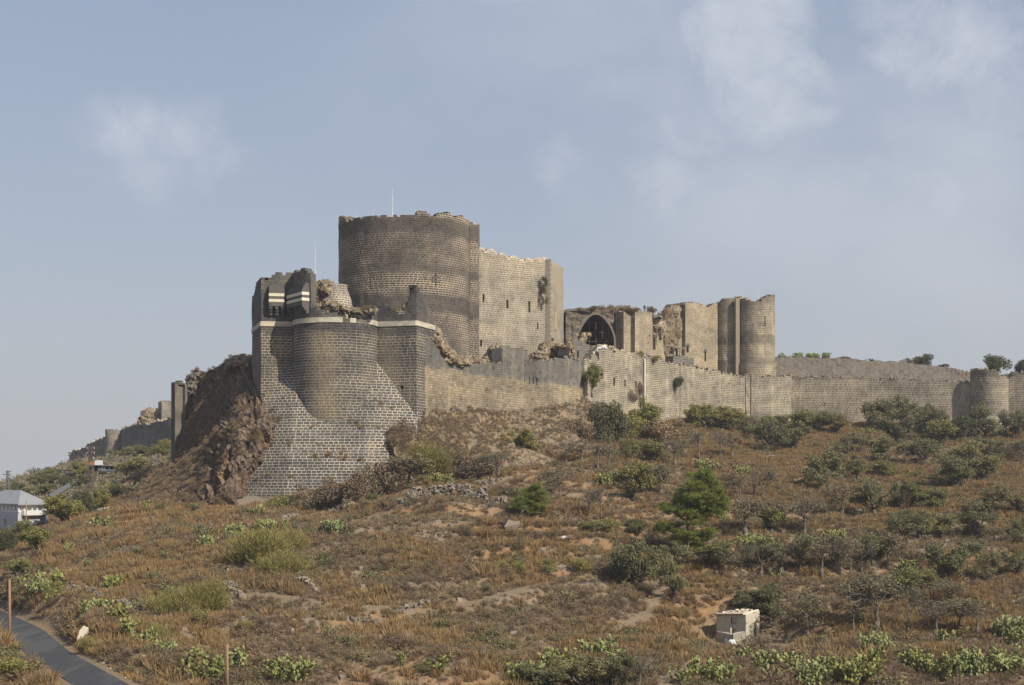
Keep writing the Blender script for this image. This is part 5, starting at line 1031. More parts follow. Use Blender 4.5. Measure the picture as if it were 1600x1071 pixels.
# plants on top of the ruins and the far bank, and on the masonry
for k, px, py, h, w, D, lb in (
 ('dark', 1557, 588, 32, 42, 398, 'round dark bush on top behind the squat round tower'), ('dark', 1594, 588, 24, 28, 398, 'dark bush on the bank at the right edge'), ('dark', 1440, 575, 20, 30, 412, 'dark bush on the bank left of the squat tower'), ('greybush', 1418, 571, 11, 26, 410, 'dry bush touching the dark bush on the bank'), ('oliveg', 1474, 577, 8, 14, 408, 'tiny pale bush on the bank'),
 ('greybush', 1318, 564, 7, 22, 412, 'low dry bush on the bank above the outer wall'), ('cactus', 1219, 562, 12, 14, 410, 'prickly pear on the bank beside the far round tower'), ('cactus', 1245, 561, 9, 20, 410, 'second prickly pear on the bank from the far tower'), ('cactus', 1270, 561, 8, 24, 410, 'third prickly pear on the bank from the far tower'), ('cactus', 1290, 561, 9, 18, 410, 'last prickly pear on the bank from the far tower'),
 ('leafy', 925, 615, 44, 24, 306.3, 'tall ivy bush climbing the joint of the two curtain walls'), ('dark', 1058, 607, 17, 15, 341.5, 'round green bush growing on the streaked curtain wall'), ('green', 1025, 565, 10, 14, 334, 'green tuft on top of the wall right of the pipe'), ('green', 1000, 562, 14, 14, 330, 'green tuft on the wall top left of the pipe'), ('greybush', 1000, 620, 22, 20, 328.5, 'dry bush against the wall left of the pipe'), ('green', 1004, 636, 16, 14, 329, 'green bush against the wall beside the pipe'), ('greybush', 983, 632, 22, 26, 326, 'dry bush under the arrow slits'),
 ('greybush', 1040, 498, 16, 22, 358, 'dry bush on the torn wall edge'), ('greybush', 1018, 491, 12, 16, 352, 'dry shrub between the two standing people'), ('greybush', 905, 490, 9, 30, 342, 'dry shrub on the vault roof, left part'), ('greybush', 930, 489, 11, 30, 342, 'dry shrub on the vault roof above the arch tip'), ('greybush', 955, 489, 12, 34, 343, 'dry shrub on the vault roof right of the arch tip'), ('greybush', 980, 490, 12, 34, 346, 'dry shrub on the square block roof'), ('greybush', 992, 490, 9, 20, 346, 'small dry shrub on the right of the block roof'),
 ('green', 615, 488, 8, 14, 251, 'weed growing in the notch of the bastion top'), ('greybush', 571, 487, 10, 20, 249, 'dry bush on the bastion rubble'), ('greybush', 512, 489, 9, 22, 246, 'dry bush at the foot of the round turret stump'), ('greybush', 411, 450, 10, 14, 252, 'dry tuft on the left end of the bastion top')):
    plant(k, px, py, h, w, lb, None, D)
# the ivy on the corner of the tan hall
r = np.random.default_rng(5); C = []
for _ in range(26):
    f_ = r.uniform(); px = 850.5+r.normal()*2.6; py = 432+f_*42; C.append(ball(W(px, py, 314.2+r.uniform(-.4, .5)), (.5, .35, .6), 60, r, .1)[0])
v = quads(np.concatenate(C), .22, .14, 3); solo('ivy', v[0], v[1], M['darkleaf'], 'hanging green ivy on the upper corner of the tan hall', 'plant', W(850, 470, 314.5))
# palm-like tuft on the bank
x, y, z = W(1362, 566, 411); V = []; FA = []
for i in range(22):
    a = i*2.4; e = .35+.9*((i*7) % 11)/11; L_ = 2.0; pts = [np.array([x, y, z])+np.array([math.cos(a)*math.cos(e*(1-.55*t_))*L_*t_, math.sin(a)*math.cos(e*(1-.55*t_))*L_*t_, math.sin(e)*L_*t_-.55*t_*t_*L_*.6]) for t_ in (0, .35, .7, 1)]
    s_ = np.array([-math.sin(a), math.cos(a), 0])*.16; b0 = len(V)
    for t_, q in zip((.4, 1, .8, .1), pts): V += [q-s_*t_, q+s_*t_]
    FA += [(b0+2*j, b0+2*j+1, b0+2*j+3, b0+2*j+2) for j in range(3)]
solo('palm_tuft', V, FA, M['darkleaf'], 'spiky palm-like tuft on the bank above the outer wall', 'plant', (x, y, z))

# ------------------------------------------------------------------ the pines
def pine(label, base, trunk, clumps, seed, ln=.34):
    x, y, z = base; t_ = thing('pine_tree', label, 'tree', base); r = np.random.default_rng(seed); s_ = y/F; tr = MB()
    tp = [np.array([x+(a-trunk[0][0])*s_, y, z+(trunk[0][1]-b)*s_]) for a, b in trunk]; tp[0][2] -= .6
    tr.tube(tp, list(np.linspace(.27, .07, len(tp))), 8); C = []; O = []
    ctr = np.array(tp)
    for (a, b, ra, rb, dd) in clumps:
        ra *= 1.22; rb *= 1.25
        c = np.array([x+(a-trunk[0][0])*s_, y+dd, z+(trunk[0][1]-b)*s_]); k = int(np.argmin(np.abs(ctr[:, 2]-(c[2]-1.0)))); tr.tube(limb(ctr[k], c, r, .15), [.09, .07, .055, .04, .03], 5)
        nb = max(18, int(ra*rb*s_*s_*26))
        for _ in range(nb):
            d = r.normal(size=3); d /= np.linalg.norm(d); q = c+d*np.array([ra*s_, ra*s_*.85, rb*s_])*r.uniform(.35, 1.0); m_ = 75
            p, dn = ball(q, (.5, .5, .26), m_, r, 0); C.append(p); O.append(dn*1.2+np.array([d[0]*.5, d[1]*.5, .8])); tr.tube([c, q], [.03, .012], 3, cap=False)
    C = np.concatenate(C); v = quads(C, ln, .05, seed, 0, np.concatenate(O)*1.3); tr.part('trunk', M['bark'], t_, smooth=True); part('crown', v[0], v[1], M['pine'], t_)
b = at(1074, 877)
pine('tall green pine with layered crown in the middle of the slope', b, [(1074, 877), (1074, 850), (1075, 815), (1078, 780), (1088, 755), (1098, 740)],
     [(1100, 742, 16, 7, 0), (1112, 750, 12, 6, .5), (1085, 757, 18, 8, -.6), (1108, 762, 18, 8, .4), (1068, 770, 12, 7, .5), (1092, 775, 26, 9, -.8), (1120, 780, 16, 7, 0), (1078, 788, 22, 9, .8), (1105, 792, 28, 9, .3), (1130, 784, 11, 5, -.3), (1046, 796, 16, 7, 0), (1072, 802, 20, 7, -.8), (1098, 808, 18, 6, .6), (1078, 818, 18, 6, -.4), (1122, 797, 13, 6, .2), (1090, 743, 13, 6, .2), (1104, 736, 9, 5, 0), (1066, 783, 18, 8, .4), (1118, 770, 12, 7, -.5), (1030, 828, 10, 5, .3), (1036, 790, 9, 5, .4),
      (1034, 820, 13, 5, 0), (1050, 826, 16, 7, .6), (1064, 834, 16, 8, -.8), (1058, 843, 14, 6, -.3), (1088, 838, 20, 9, .5), (1106, 832, 16, 8, -.4), (1084, 850, 16, 6, 0)], 5)
b = at(808, 812)
pine('low wind-bent green pine leaning to the right above the brown slope', b, [(800, 818), (808, 806), (822, 792), (832, 778)],
     [(832, 765, 8, 4, 0), (822, 773, 13, 5, .5), (836, 778, 11, 6, -.5), (812, 783, 14, 5, 0), (830, 788, 17, 6, .6), (803, 790, 13, 4, -.3), (815, 797, 16, 6, .4), (838, 797, 12, 6, -.4), (795, 799, 11, 4, .2), (826, 804, 14, 5, -.2)], 9, .3)

# ------------------------------------------------------------------ ground cover: what nobody could count
def instancer(name, src_list, P, rot, scl, var, srcmat):
    me = bpy.data.meshes.new(name); me.vertices.add(len(P)); me.vertices.foreach_set('co', np.asarray(P, np.float32).ravel())
    for nm, arr, ty in (('rot', rot, 'FLOAT'), ('scl', scl, 'FLOAT'), ('var', var, 'INT')):
        a = me.attributes.new(nm, ty, 'POINT'); a.data.foreach_set('value', np.asarray(arr, np.float32 if ty == 'FLOAT' else np.int32))
    me.update(); o = link(bpy.data.objects.new(name, me)); o['kind'] = 'stuff'
    ng = bpy.data.node_groups.new(name, 'GeometryNodeTree'); ng.interface.new_socket('Geometry', in_out='INPUT', socket_type='NodeSocketGeometry'); ng.interface.new_socket('Geometry', in_out='OUTPUT', socket_type='NodeSocketGeometry')
    N = ng.nodes; L = ng.links; gi = N.new('NodeGroupInput'); go = N.new('NodeGroupOutput'); ip = N.new('GeometryNodeInstanceOnPoints'); ji = N.new('GeometryNodeJoinGeometry')
    for (v, f) in reversed(src_list):
        sme = raw_mesh(name+'_piece', v, f, None, False, (srcmat,)); so_ = bpy.data.objects.new(name+'_piece', sme)
        oi = N.new('GeometryNodeObjectInfo'); oi.inputs['Object'].default_value = so_; oi.inputs['As Instance'].default_value = True; L.new(oi.outputs['Geometry'], ji.inputs[0])
    L.new(gi.outputs[0], ip.inputs['Points']); L.new(ji.outputs[0], ip.inputs['Instance']); ip.inputs['Pick Instance'].default_value = True
    def at_(nm, ty):
        q = N.new('GeometryNodeInputNamedAttribute'); q.data_type = ty; q.inputs[0].default_value = nm; return q.outputs[0]
    L.new(at_('var', 'INT'), ip.inputs['Instance Index']); cx = N.new('ShaderNodeCombineXYZ'); L.new(at_('rot', 'FLOAT'), cx.inputs[2]); L.new(cx.outputs[0], ip.inputs['Rotation'])
    c2 = N.new('ShaderNodeCombineXYZ'); s_ = at_('scl', 'FLOAT')
    for i in range(3): L.new(s_, c2.inputs[i])
    L.new(c2.outputs[0], ip.inputs['Scale']); L.new(ip.outputs[0], go.inputs[0])
    md = o.modifiers.new('scatter', 'NODES'); md.node_group = ng; return o
def brush_src(seed, n=230, rad=.5, h=.55, ln=.26, w=.03):
    r = np.random.default_rng(seed); d = r.normal(size=(n, 3)); d[:, 2] = np.abs(d[:, 2])*1.0; d /= np.linalg.norm(d, axis=1)[:, None]; k = r.uniform(.35, 1, n)[:, None]
    C = d*k*np.array([rad, rad, h]); C += r.normal(size=C.shape)*.05; return quads(C, ln, w, seed, 0, d*1.6)
def grass_src(seed, n=70, rad=.32, h=.55):
    r = np.random.default_rng(seed); a = r.uniform(0, 6.28, n); k = np.sqrt(r.uniform(0, 1, n))*rad; b = np.stack([np.cos(a)*k, np.sin(a)*k, np.zeros(n)], 1)
    t_ = b*r.uniform(.2, 1.3, n)[:, None]+r.normal(size=(n, 3))*.09; t_[:, 2] = h*r.uniform(.5, 1.15, n); s_ = np.cross(t_, r.normal(size=(n, 3))); s_ /= np.linalg.norm(s_, axis=1)[:, None]; s_ *= .022
    m_ = b+t_*.55+np.array([0, 0, .03]); V = np.stack([b-s_, b+s_, m_+s_*.8, b+t_, m_-s_*.8], 1).reshape(-1, 3); i = np.arange(n)*5
    FA = np.concatenate([np.stack([i, i+1, i+2, i+4], 1), np.stack([i+4, i+2, i+3, i+3], 1)]); V = V; return V, [tuple(f) if f[2] != f[3] else tuple(f[:3]) for f in FA.tolist()]
WL = np.array([(-400, 700), (255, 700), (262, 240), (380, 235), (400, 236), (600, 240), (640, 242), (655, 250), (785, 276), (912, 305), (1007, 327), (1062, 340), (1165, 359), (1235, 364), (1241, 383), (1512, 378), (1522, 371), (1575, 371), (1700, 367), (2200, 366)], float)
def sample(N, seed, y0=112, y1=400, fall=1.0):
    r = np.random.default_rng(seed); N = int(N*1.3); y = y0*(y1/y0)**r.uniform(0, 1, N*3); keep = r.uniform(size=len(y)) < (y/y1)**fall*1.0; y = y[keep][:N]; px = r.uniform(-260, 2140, len(y))
    x = (px-800)/F*y; wl = np.interp(px, WL[:, 0], WL[:, 1]); ok = y < wl-.6; x, y, px = x[ok], y[ok], px[ok]; z = ground(x, y)
    d, _ = seg_dist(x, y, ROAD); ok = d > 3.4
    bare_ = np.zeros(len(x))
    for P in PATHS: dd, _ = seg_dist(x, y, P); bare_ = np.maximum(bare_, (1-smooth(.4, 1.6, dd))*.9)
    hd = np.hypot(x-HUTC[0], y-HUTC[1]+2); bare_ = np.maximum(bare_, 1-smooth(5.5, 8.5, hd)); ok &= r.uniform(size=len(x)) > bare_*1.1
    bz = np.zeros(len(x))
    for (a, b_, D, rad) in [(560, 1062, 127, 5), (640, 1055, 128, 6), (740, 1060, 128, 6), (1010, 1005, 147, 4), (870, 745, 240, 13), (960, 745, 243, 14), (900, 765, 225, 12), (1010, 800, 212, 8), (1050, 735, 252, 10)]:
        c = W(a, b_, D); bz = np.maximum(bz, 1-smooth(.5, 1, np.hypot(x-c[0], y-c[1])/rad))
    ok &= r.uniform(size=len(x)) > bz*.6
    return x[ok], y[ok], z[ok], r
# the mosaic of grey brush, brown brush and straw-coloured grass
def mosaic(x, y): return fbm(x/11, y/11, 0, 3, 21), fbm(x/5, y/5, 3, 3, 22)
x, y, z, r = sample(78000, 1); m1, m2 = mosaic(x, y); sel = (m1+.6*m2+r.normal(size=len(x))*.25 > -.30) & ((y < 262) | (r.uniform(size=len(x)) < .45)); x, y, z = x[sel], y[sel], z[sel]; n = len(x)
P = [np.stack([x, y, z-.04], 1)]; sc_ = [np.exp(r.normal(0, .33, n))*1.05*np.clip(.8+.5*fbm(x/6, y/6, 1, 2, 30), .45, 1.5)]
for nm, cnt_, zlo in (('cliff', 2600, -9), ('rocky_slope', 3600, -9), ('earth_bank', 500, -9)):
    me = bpy.data.objects[nm].data; a = np.zeros(len(me.vertices)*3, np.float32); me.vertices.foreach_get('co', a); a = a.reshape(-1, 3); nr = np.zeros(len(me.vertices)*3, np.float32); me.vertices.foreach_get('normal', nr); nr = nr.reshape(-1, 3)
    g_ = fbm(a[:, 0]/4, a[:, 1]/4, a[:, 2]/4, 2, 40); ok = (np.abs(nr[:, 2]) > .25) & (g_ > (-.35 if nm != 'cliff' else np.where(a[:, 0] > -53, .25, -.5))); k = r.choice(np.nonzero(ok)[0], min(cnt_, ok.sum()), replace=False); P.append(a[k]); sc_.append(r.uniform(.5, 1.3, len(k))*(1.0 if nm != 'earth_bank' else .5))
P = np.concatenate(P); sc_ = np.concatenate(sc_); n = len(P)
instancer('dry_brush', [brush_src(s_) for s_ in (1, 2, 3, 4)], P, r.uniform(0, 6.28, n), sc_, r.integers(0, 4, n), M['brush'])
x, y, z, r = sample(36000, 2); m1, m2 = mosaic(x, y); sel = (fbm(x/9, y/9, 7, 3, 23)+.5*m2+r.normal(size=len(x))*.2 > .0); x, y, z = x[sel], y[sel], z[sel]; n = len(x)
instancer('brown_brush', [brush_src(s_, 200, .45, .6, .3, .028) for s_ in (5, 6, 7)], np.stack([x, y, z-.04], 1), r.uniform(0, 6.28, n), np.exp(r.normal(0, .35, n))*.9, r.integers(0, 3, n), M['brush2'])
x, y, z, r = sample(95000, 3, fall=1.15); m1, m2 = mosaic(x, y); q = -m1-.4*m2+r.normal(size=len(x))*.3+.28*smooth(-30, -45, x)*smooth(160, 185, y)+.42*smooth(205, 240, y)*smooth(10, 40, x)
sel = q > .02; x, y, z = x[sel], y[sel], z[sel]; n = len(x)
instancer('dry_grass', [grass_src(s_) for s_ in (11, 12, 13, 14)], np.stack([x, y, z-.03], 1), r.uniform(0, 6.28, n), np.exp(r.normal(0, .3, n))*1.15, r.integers(0, 4, n), M['grass'])
x, y, z, r = sample(34000, 4); sel = (fbm(x/7, y/7, 2, 3, 24)+r.normal(size=len(x))*.3 > .05); x, y, z = x[sel], y[sel], z[sel]; n = len(x)
instancer('pale_grass', [grass_src(s_, 50, .3, .42) for s_ in (15, 16, 17)], np.stack([x, y, z-.03], 1), r.uniform(0, 6.28, n), np.exp(r.normal(0, .3, n)), r.integers(0, 3, n), M['tan_grass'])
x, y, z, r = sample(6000, 5); sel = (fbm(x/12, y/12, 5, 3, 25)+r.normal(size=len(x))*.2 > .15); x, y, z = x[sel], y[sel], z[sel]; n = len(x)
instancer('green_weeds', [shrub(120+s_, 160, .6, .9, .12, .8) for s_ in range(3)], np.stack([x, y, z], 1), r.uniform(0, 6.28, n), np.exp(r.normal(0, .35, n))*.8, r.integers(0, 3, n), M['weed'])
x, y, z, r = sample(7500, 8); sel = (fbm(x/8, y/8, 9, 3, 27)+r.normal(size=len(x))*.25+.35*smooth(0, 30, x)*smooth(165, 200, y) > .22); x, y, z = x[sel], y[sel], z[sel]; n = len(x)
instancer('low_scrub', [shrub(140+s_, 420, 1.1, 1.5, .15, .7) for s_ in range(4)], np.stack([x, y, z], 1), r.uniform(0, 6.28, n), np.exp(r.normal(0, .35, n))*.85, r.integers(0, 4, n), M['scrub'])
x, y, z, r = sample(26000, 6); n = len(x)
instancer('loose_stones', [stones([(0, 0, 0)], 1.0, s_) for s_ in range(5)], np.stack([x, y, z], 1), r.uniform(0, 6.28, n), np.minimum(np.exp(r.normal(-1.7, .5, n)), .48), r.integers(0, 5, n), M['stone'])

# dry tufts rooted in the joints of the sloping foot
r = np.random.default_rng(31); P = []
for px, py, k in ((490, 714, 9), (515, 713, 8), (536, 716, 7), (566, 719, 5), (455, 745, 4), (470, 762, 7), (485, 776, 8), (512, 752, 3), (562, 668, 5), (488, 668, 3), (420, 742, 3), (404, 752, 2), (592, 668, 3), (555, 661, 3), (455, 688, 4), (424, 640, 5), (444, 620, 2), (583, 622, 2), (592, 634, 2), (540, 705, 3), (500, 695, 3), (610, 640, 2), (575, 745, 2), (535, 770, 3), (440, 775, 4)):
    for _ in range(k):
        a_, b_ = px+r.normal()*4, py+r.normal()*2.4; Y = 243.0
        for _ in range(30): X = (a_-800)/F*Y; Z = (HZ-b_)/F*Y; o_ = max(0, abs(X-XC)-6.6); Y = .6*Y+.4*(243.2-(8.9-Z)/1.6+.5*o_+.004*o_*o_)
        P.append((X, Y-.1, Z))
n = len(P); instancer('wall_tufts', [brush_src(s_, 120, .42, .4, .2, .03) for s_ in (41, 42)], P, r.uniform(0, 6.28, n), np.exp(r.normal(-.15, .3, n)), r.integers(0, 2, n), M['grass'])

# tufts on the tops and in the faces of the curtain walls
P = []; r = np.random.default_rng(33)
for (p, f, _) in FACES:
    px_ = 800+F*p.xy(np.array([p.L/2]))[0, 0]/p.xy(np.array([p.L/2]))[0, 1]
    if px_ < 600: continue
    n = int(p.L*1.5); s_ = r.uniform(0, p.L, n); xy = p.xy(s_); zt_ = f(s_); top_ = r.uniform(size=n) < .45
    P.append(np.column_stack([xy[:, 0], xy[:, 1]+np.where(top_, r.uniform(.2, 1.2, n), 0), np.where(top_, zt_-.05, zt_-r.uniform(.3, 9, n))]))
P = np.concatenate(P); n = len(P); instancer('masonry_tufts', [brush_src(s_, 110, .4, .42, .2, .035) for s_ in (43, 44)], P, r.uniform(0, 6.28, n), np.exp(r.normal(-.35, .4, n)), r.integers(0, 2, n), M['brush2'])
# ------------------------------------------------------------------ dry-stone walls and loose masonry on the slope
def drywall(pts, h, label, w=.7, dens=1.0, size=.28, mt='stone', grp='low dry-stone walls on the slope', name='dry_stone_wall'):
    P = np.array([at(*p) for p in pts]); r = np.random.default_rng(int(abs(pts[0][0])*7+pts[0][1])); s_ = np.concatenate([[0], np.cumsum(np.linalg.norm(np.diff(P, axis=0)[:, :2], axis=1))]); n = int(s_[-1]*w*h*22*dens/(size/.34)**2)+20
    q = r.uniform(0, s_[-1], n); x = np.interp(q, s_, P[:, 0]); y = np.interp(q, s_, P[:, 1]); hh = h*(.65+.5*vnoise(q/1.7, 0*q, 0, 5))*np.clip(np.minimum(q, s_[-1]-q)/1.2+.3, 0, 1)
    t_ = r.uniform(-.15, 1, n); x += r.normal(size=n)*w*.3*(1.2-.6*t_); y += r.normal(size=n)*w*.35*(1.2-.6*t_); z = ground(x, y)+t_*hh; V, FA = stones(np.stack([x, y, z], 1), size, 3)
    c = P[len(P)//2]; return solo(name, V, FA, M[mt], label, 'wall', tuple(c), group=grp)
drywall([(486, 808), (520, 802), (560, 795), (600, 789), (640, 786)], .8, 'long low dry-stone wall rising along the brown brush below the bastion')
drywall([(636, 786), (665, 780), (700, 776), (740, 780), (792, 790)], 1.9, 'highest thick dry-stone terrace wall left of the wind-bent pine', 1.6, .8, .4)
drywall([(103, 922), (130, 927), (160, 938), (200, 950), (238, 960)], .8, 'dry-stone wall running down between the left prickly pears', .8)
drywall([(338, 916), (352, 921), (368, 930), (382, 938)], 1.1, 'short dark dry-stone wall beside the feathery bush with the hollow', .7)
drywall([(444, 911), (462, 913), (480, 918), (500, 926)], 1.0, 'short dry-stone wall above the middle dirt bench', .7)
drywall([(622, 957), (645, 951), (665, 945), (690, 938)], .6, 'line of stones climbing right of the middle dirt bench', .6)
drywall([(850, 804), (880, 811), (918, 821)], .6, 'thin dry-stone line running right from the wind-bent pine', .6)
drywall([(742, 757), (752, 758), (772, 757)], 1.1, 'heap of stones on the terrace below the bare bushes', 1.0)
drywall([(388, 822), (410, 820), (440, 818), (470, 812)], .8, 'dark dry-stone wall above the largest feathery bush', .8)
drywall([(790, 826), (802, 828), (815, 832)], 1.2, 'rough grey boulders under the wind-bent pine', .9, .5, .8)
drywall([(660, 832), (690, 838), (730, 846)], .4, 'faint broken row of stones on the brown slope', .5, .6)
drywall([(500, 962), (540, 968), (585, 975)], .45, 'low stone row under the middle dirt bench', .5, .7)
def scatter(name, quad, n, size, mt, seed):
    r = np.random.default_rng(seed); q = [np.array(at(*p)) for p in quad]; a, b = r.uniform(size=n), r.uniform(size=n); P = (q[0][None]*((1-a)*(1-b))[:, None]+q[1][None]*(a*(1-b))[:, None]+q[2][None]*(a*b)[:, None]+q[3][None]*((1-a)*b)[:, None])
    P = P[seg_dist(P[:, 0], P[:, 1], ROAD)[0] > 2.9]; P[:, 2] = ground(P[:, 0], P[:, 1])+.03; V, FA = stones(P, size, seed); struct(name, V, FA, M[mt], kind='stuff')
scatter('white_gravel', [(106, 822), (140, 822), (172, 792), (150, 795)], 2600, .26, 'stone_pale', 4)
scatter('white_rocks', [(97, 832), (112, 836), (112, 822), (98, 824)], 60, .5, 'stone_pale', 6)
scatter('pale_rocks', [(255, 800), (285, 810), (290, 795), (262, 790)], 14, .5, 'stone_pale', 8)
scatter('roadside_stones', [(0, 1000), (215, 1071), (120, 1005), (10, 960)], 120, .16, 'stone_pale', 9)
scatter('scree', [(640, 760), (800, 760), (800, 740), (640, 742)], 500, .3, 'stone', 10)
x, y, z = at(127, 1006); mb = MB(); V = [(x-.45, y, z-.3), (x+.30, y+.15, z-.3), (x+.62, y+.2, z+.7), (x+.55, y+.2, z+1.55), (x+.15, y+.1, z+1.75), (x-.2, y+.05, z+1.3), (x-.42, y, z+.6)]
V = V+[(a+.05, b+.28, c) for a, b, c in V]; FA = [tuple(range(7))[::-1], tuple(range(7, 14))]+[(i, (i+1) % 7, 7+(i+1) % 7, 7+i) for i in range(7)]
solo('stone_slab', V, [f if i else f[::-1] for i, f in enumerate(FA)], M['lime'], 'pale upright stone slab leaning on the bank beside the road', 'rock', (x, y, z))
# two white sacks by the hut, rusty pipe on the slope
for px, py, r_, lb in ((1137.5, 1005, (.34, .3, .36), 'upper smaller white sack on the track by the hut'), (1144, 1011, (.48, .4, .46), 'lower bigger white sack on the track by the hut')):
    x, y, z = at(px, py); V, FA = lump((x, y, z+r_[2]*.7), r_, 5, 20, .3, .6); solo('sack', V, FA, M['whitepaint'], lb, 'sack', (x, y, z), smooth=True, group='white sacks')
a = np.array(at(344, 822)); b = np.array(at(384, 818)); a[2] += .3; b[2] += .3; mb = MB(); mb.tube([a, (a+b)/2, b], .22, 10); mb.solo('rusty_pipe', plain('rusty_iron', (.16, .07, .04), .8, .3), 'rusty iron pipe lying on the slope below the cliff', 'pipe', tuple(a))
x, y, z = at(881, 846); V = [(x-.5, y, z+.35), (x, y-.1, z+.1), (x+.6, y, z+.4), (x+.1, y+.3, z+.55), (x-.2, y+.35, z+.2)]; solo('white_rag', V, [(0, 1, 2, 3), (0, 3, 4), (0, 4, 1)], M['whitepaint'], 'small white rag caught on the brush of the brown slope', 'rag', (x, y, z))

# ------------------------------------------------------------------ wooden poles
M['woodpole'] = plain('brown_wooden_pole', (.26, .16, .10), .85, .25, 3)
def pole(px, top, base, D, r0, label, cat='pole'):
    if D is None: x, y, z = at(px, base)
    else: x = (px-800)/F*D; y = D; z = float(ground(x, y))
    zt = (HZ-top)/F*y; t_ = thing('wooden_pole', label, cat, (x, y, z), 'wooden poles'); mb = MB(); mb.tube([(x, y, z-.5), (x, y, (z+zt)/2), (x, y, zt)], [r0, r0*.9, r0*.8], 9); mb.part('shaft', M['woodpole'], t_, smooth=True)
    mb = MB(); mb.tube([(x, y, zt), (x, y, zt+.12)], [r0*.95, r0*.5], 9); mb.part('cap', M['bark'], t_); return t_
pole(15, 906, 1012, 143, .15, 'tall brown wooden pole between the road and the left picture edge')
pole(355, 1006, 1071, 122, .13, 'brown wooden pole standing among the prickly pears at the bottom left')
pole(41, 785, 850, 232, .10, 'thin brown pole in front of the grey-roofed house')

# ------------------------------------------------------------------ the hut
ph = R(50); d1 = np.array([math.sin(ph), math.cos(ph), 0]); dL = np.array([-math.cos(ph), math.sin(ph), 0]); K = np.array([27.42, 165.0, -19.3]); L1, L2 = 2.5, 4.55
hut = thing('hut', 'small beige concrete hut with rusty flat roof on the slope', 'hut', tuple(K))
m, t = mat('hut_plaster'); g = t.n('ShaderNodeNewGeometry').outputs['Position']; n1 = t.noise(g, 1.1, 5, .65); n2 = t.noise(t.mapping(g, (3, 3, .5)), 1.0, 4)
M['plaster'] = finish(m, t, t.mix(t.math('MULTIPLY', t.sstep(n2, .45, .75), .45), t.mix(n1, (.40, .355, .27), (.54, .48, .37)), (.30, .26, .19)), .9, n1, .3, .03)
pL = K+dL*L2; pR = K+d1*L1; pB = pL+d1*L1
hp_ = Path([tuple(pB[:2]), tuple(pL[:2]), tuple(K[:2]), tuple(pR[:2]), tuple((pB*.02+pR*.98)[:2])], plan=True)
sK = L1+L2; holes = [(L1+L2*.50, L1+L2*.50+.78, -17.05, -16.3), (L1+L2*.53, L1+L2*.53+.6, -18.9, -17.6), (sK+L1*.60, sK+L1*.60+.42, -19.0, -16.75)]
ztop = lambda s: np.interp(s, [0, L1, L1+L2, L1+L2+L1], [-15.95, -16.2, -15.85, -15.55])
wall('wall', hp_, -19.6, ztop, .22, M['plaster'], hut, holes=holes, ds=.8, dz=.8, rough=.01, hole_depth=.25)
# roof of rusty sheets laid over the walls, stones and blocks on it
ctr = (K+pR+pB+pL)/4; z4 = [-15.93, -15.63, -15.98, -16.28]; cor = [K, pR, pB, pL]; V = []
for c_, zz in zip(cor, z4): q = ctr+(c_-ctr)*1.0-d1*.0; V.append((q[0], q[1], zz))
V[0] = tuple(np.array(V[0])-d1*.3-dL*(-.0)+dL*.25); V[3] = tuple(np.array(V[3])-d1*.3+dL*.2); V[1] = tuple(np.array(V[1])+dL*.25); V = [(a, b, c+.1) for a, b, c in V]+[(a, b, c+.16) for a, b, c in V]
part('roof', V, [(0, 3, 2, 1), (4, 5, 6, 7), (0, 1, 5, 4), (1, 2, 6, 5), (2, 3, 7, 6), (3, 0, 4, 7)], plain('rusty_roof_sheet', (.22, .13, .09), .85, .45, 1.5), hut)
r = np.random.default_rng(2)
mb = MB()
for k in range(9):
    a, b = (k+.5)/9, 0; p0 = np.array(V[4])*(1-a)+np.array(V[7])*a; p1 = np.array(V[5])*(1-a)+np.array(V[6])*a; q0 = p0+(p1-p0)*r.uniform(0, .1); q1 = p0+(p1-p0)*r.uniform(.35, 1); c_ = (q0+q1)/2; c_[2] += .05; u_ = (q1-q0)/2; w_ = (np.array(V[7])-np.array(V[4])); w_ /= np.linalg.norm(w_); mb.obox(c_, u_, w_*r.uniform(.1, .2), (0, 0, .02))
mb.part('roof_boards', plain('bleached_boards', (.48, .38, .30), .85, .4, 1.2), hut)
mb = MB(); p0 = np.array(V[4]); p1 = np.array(V[5]); c_ = (p0+p1)/2; mb.obox((c_[0], c_[1], c_[2]+.02), (p1-p0)/2, -dL*.12, (0, 0, .09)); mb.part('roof_edge', M['lime'], hut)
BL = ['nearest its tall right edge', 'second from its right edge', 'in the middle of the back row', 'last to the left in the back row', 'in front of the second back block', 'in the very centre', 'left of the centre one', 'alone by the low left end']
for k, (a, b) in enumerate(((.12, .75), (.3, .85), (.5, .9), (.68, .85), (.22, .5), (.45, .55), (.62, .45), (.85, .3))):
    p0 = np.array(V[4])*(1-a)+np.array(V[7])*a; p1 = np.array(V[5])*(1-a)+np.array(V[6])*a; q = p0+(p1-p0)*b; mb = MB(); e = r.uniform(0, 3); mb.obox(q+np.array([0, 0, .14]), (math.cos(e)*.24, math.sin(e)*.24, 0), (-math.sin(e)*.12, math.cos(e)*.12, 0), (0, 0, .10))
    mb.solo('concrete_block', M['lime'], 'pale concrete block on the rusty hut roof, '+BL[k], 'block', tuple(q+np.array([0, 0, .04])), group='blocks on the hut roof')
mb = MB(); w0 = K+dL*(L2*.46)-d1*.35; mb.obox((w0[0], w0[1], -18.4), dL*.16, d1*.14, (0, 0, .9)); mb.part('gate_post', M['plaster'], hut)
mb = MB(); c_ = K+dL*(L2*(1-.53)-.3)+d1*.12; mb.obox((c_[0], c_[1], -18.25), dL*.29, d1*.03, (0, 0, .62)); mb.part('door', plain('ochre_door', (.40, .27, .11), .8, .2), hut)
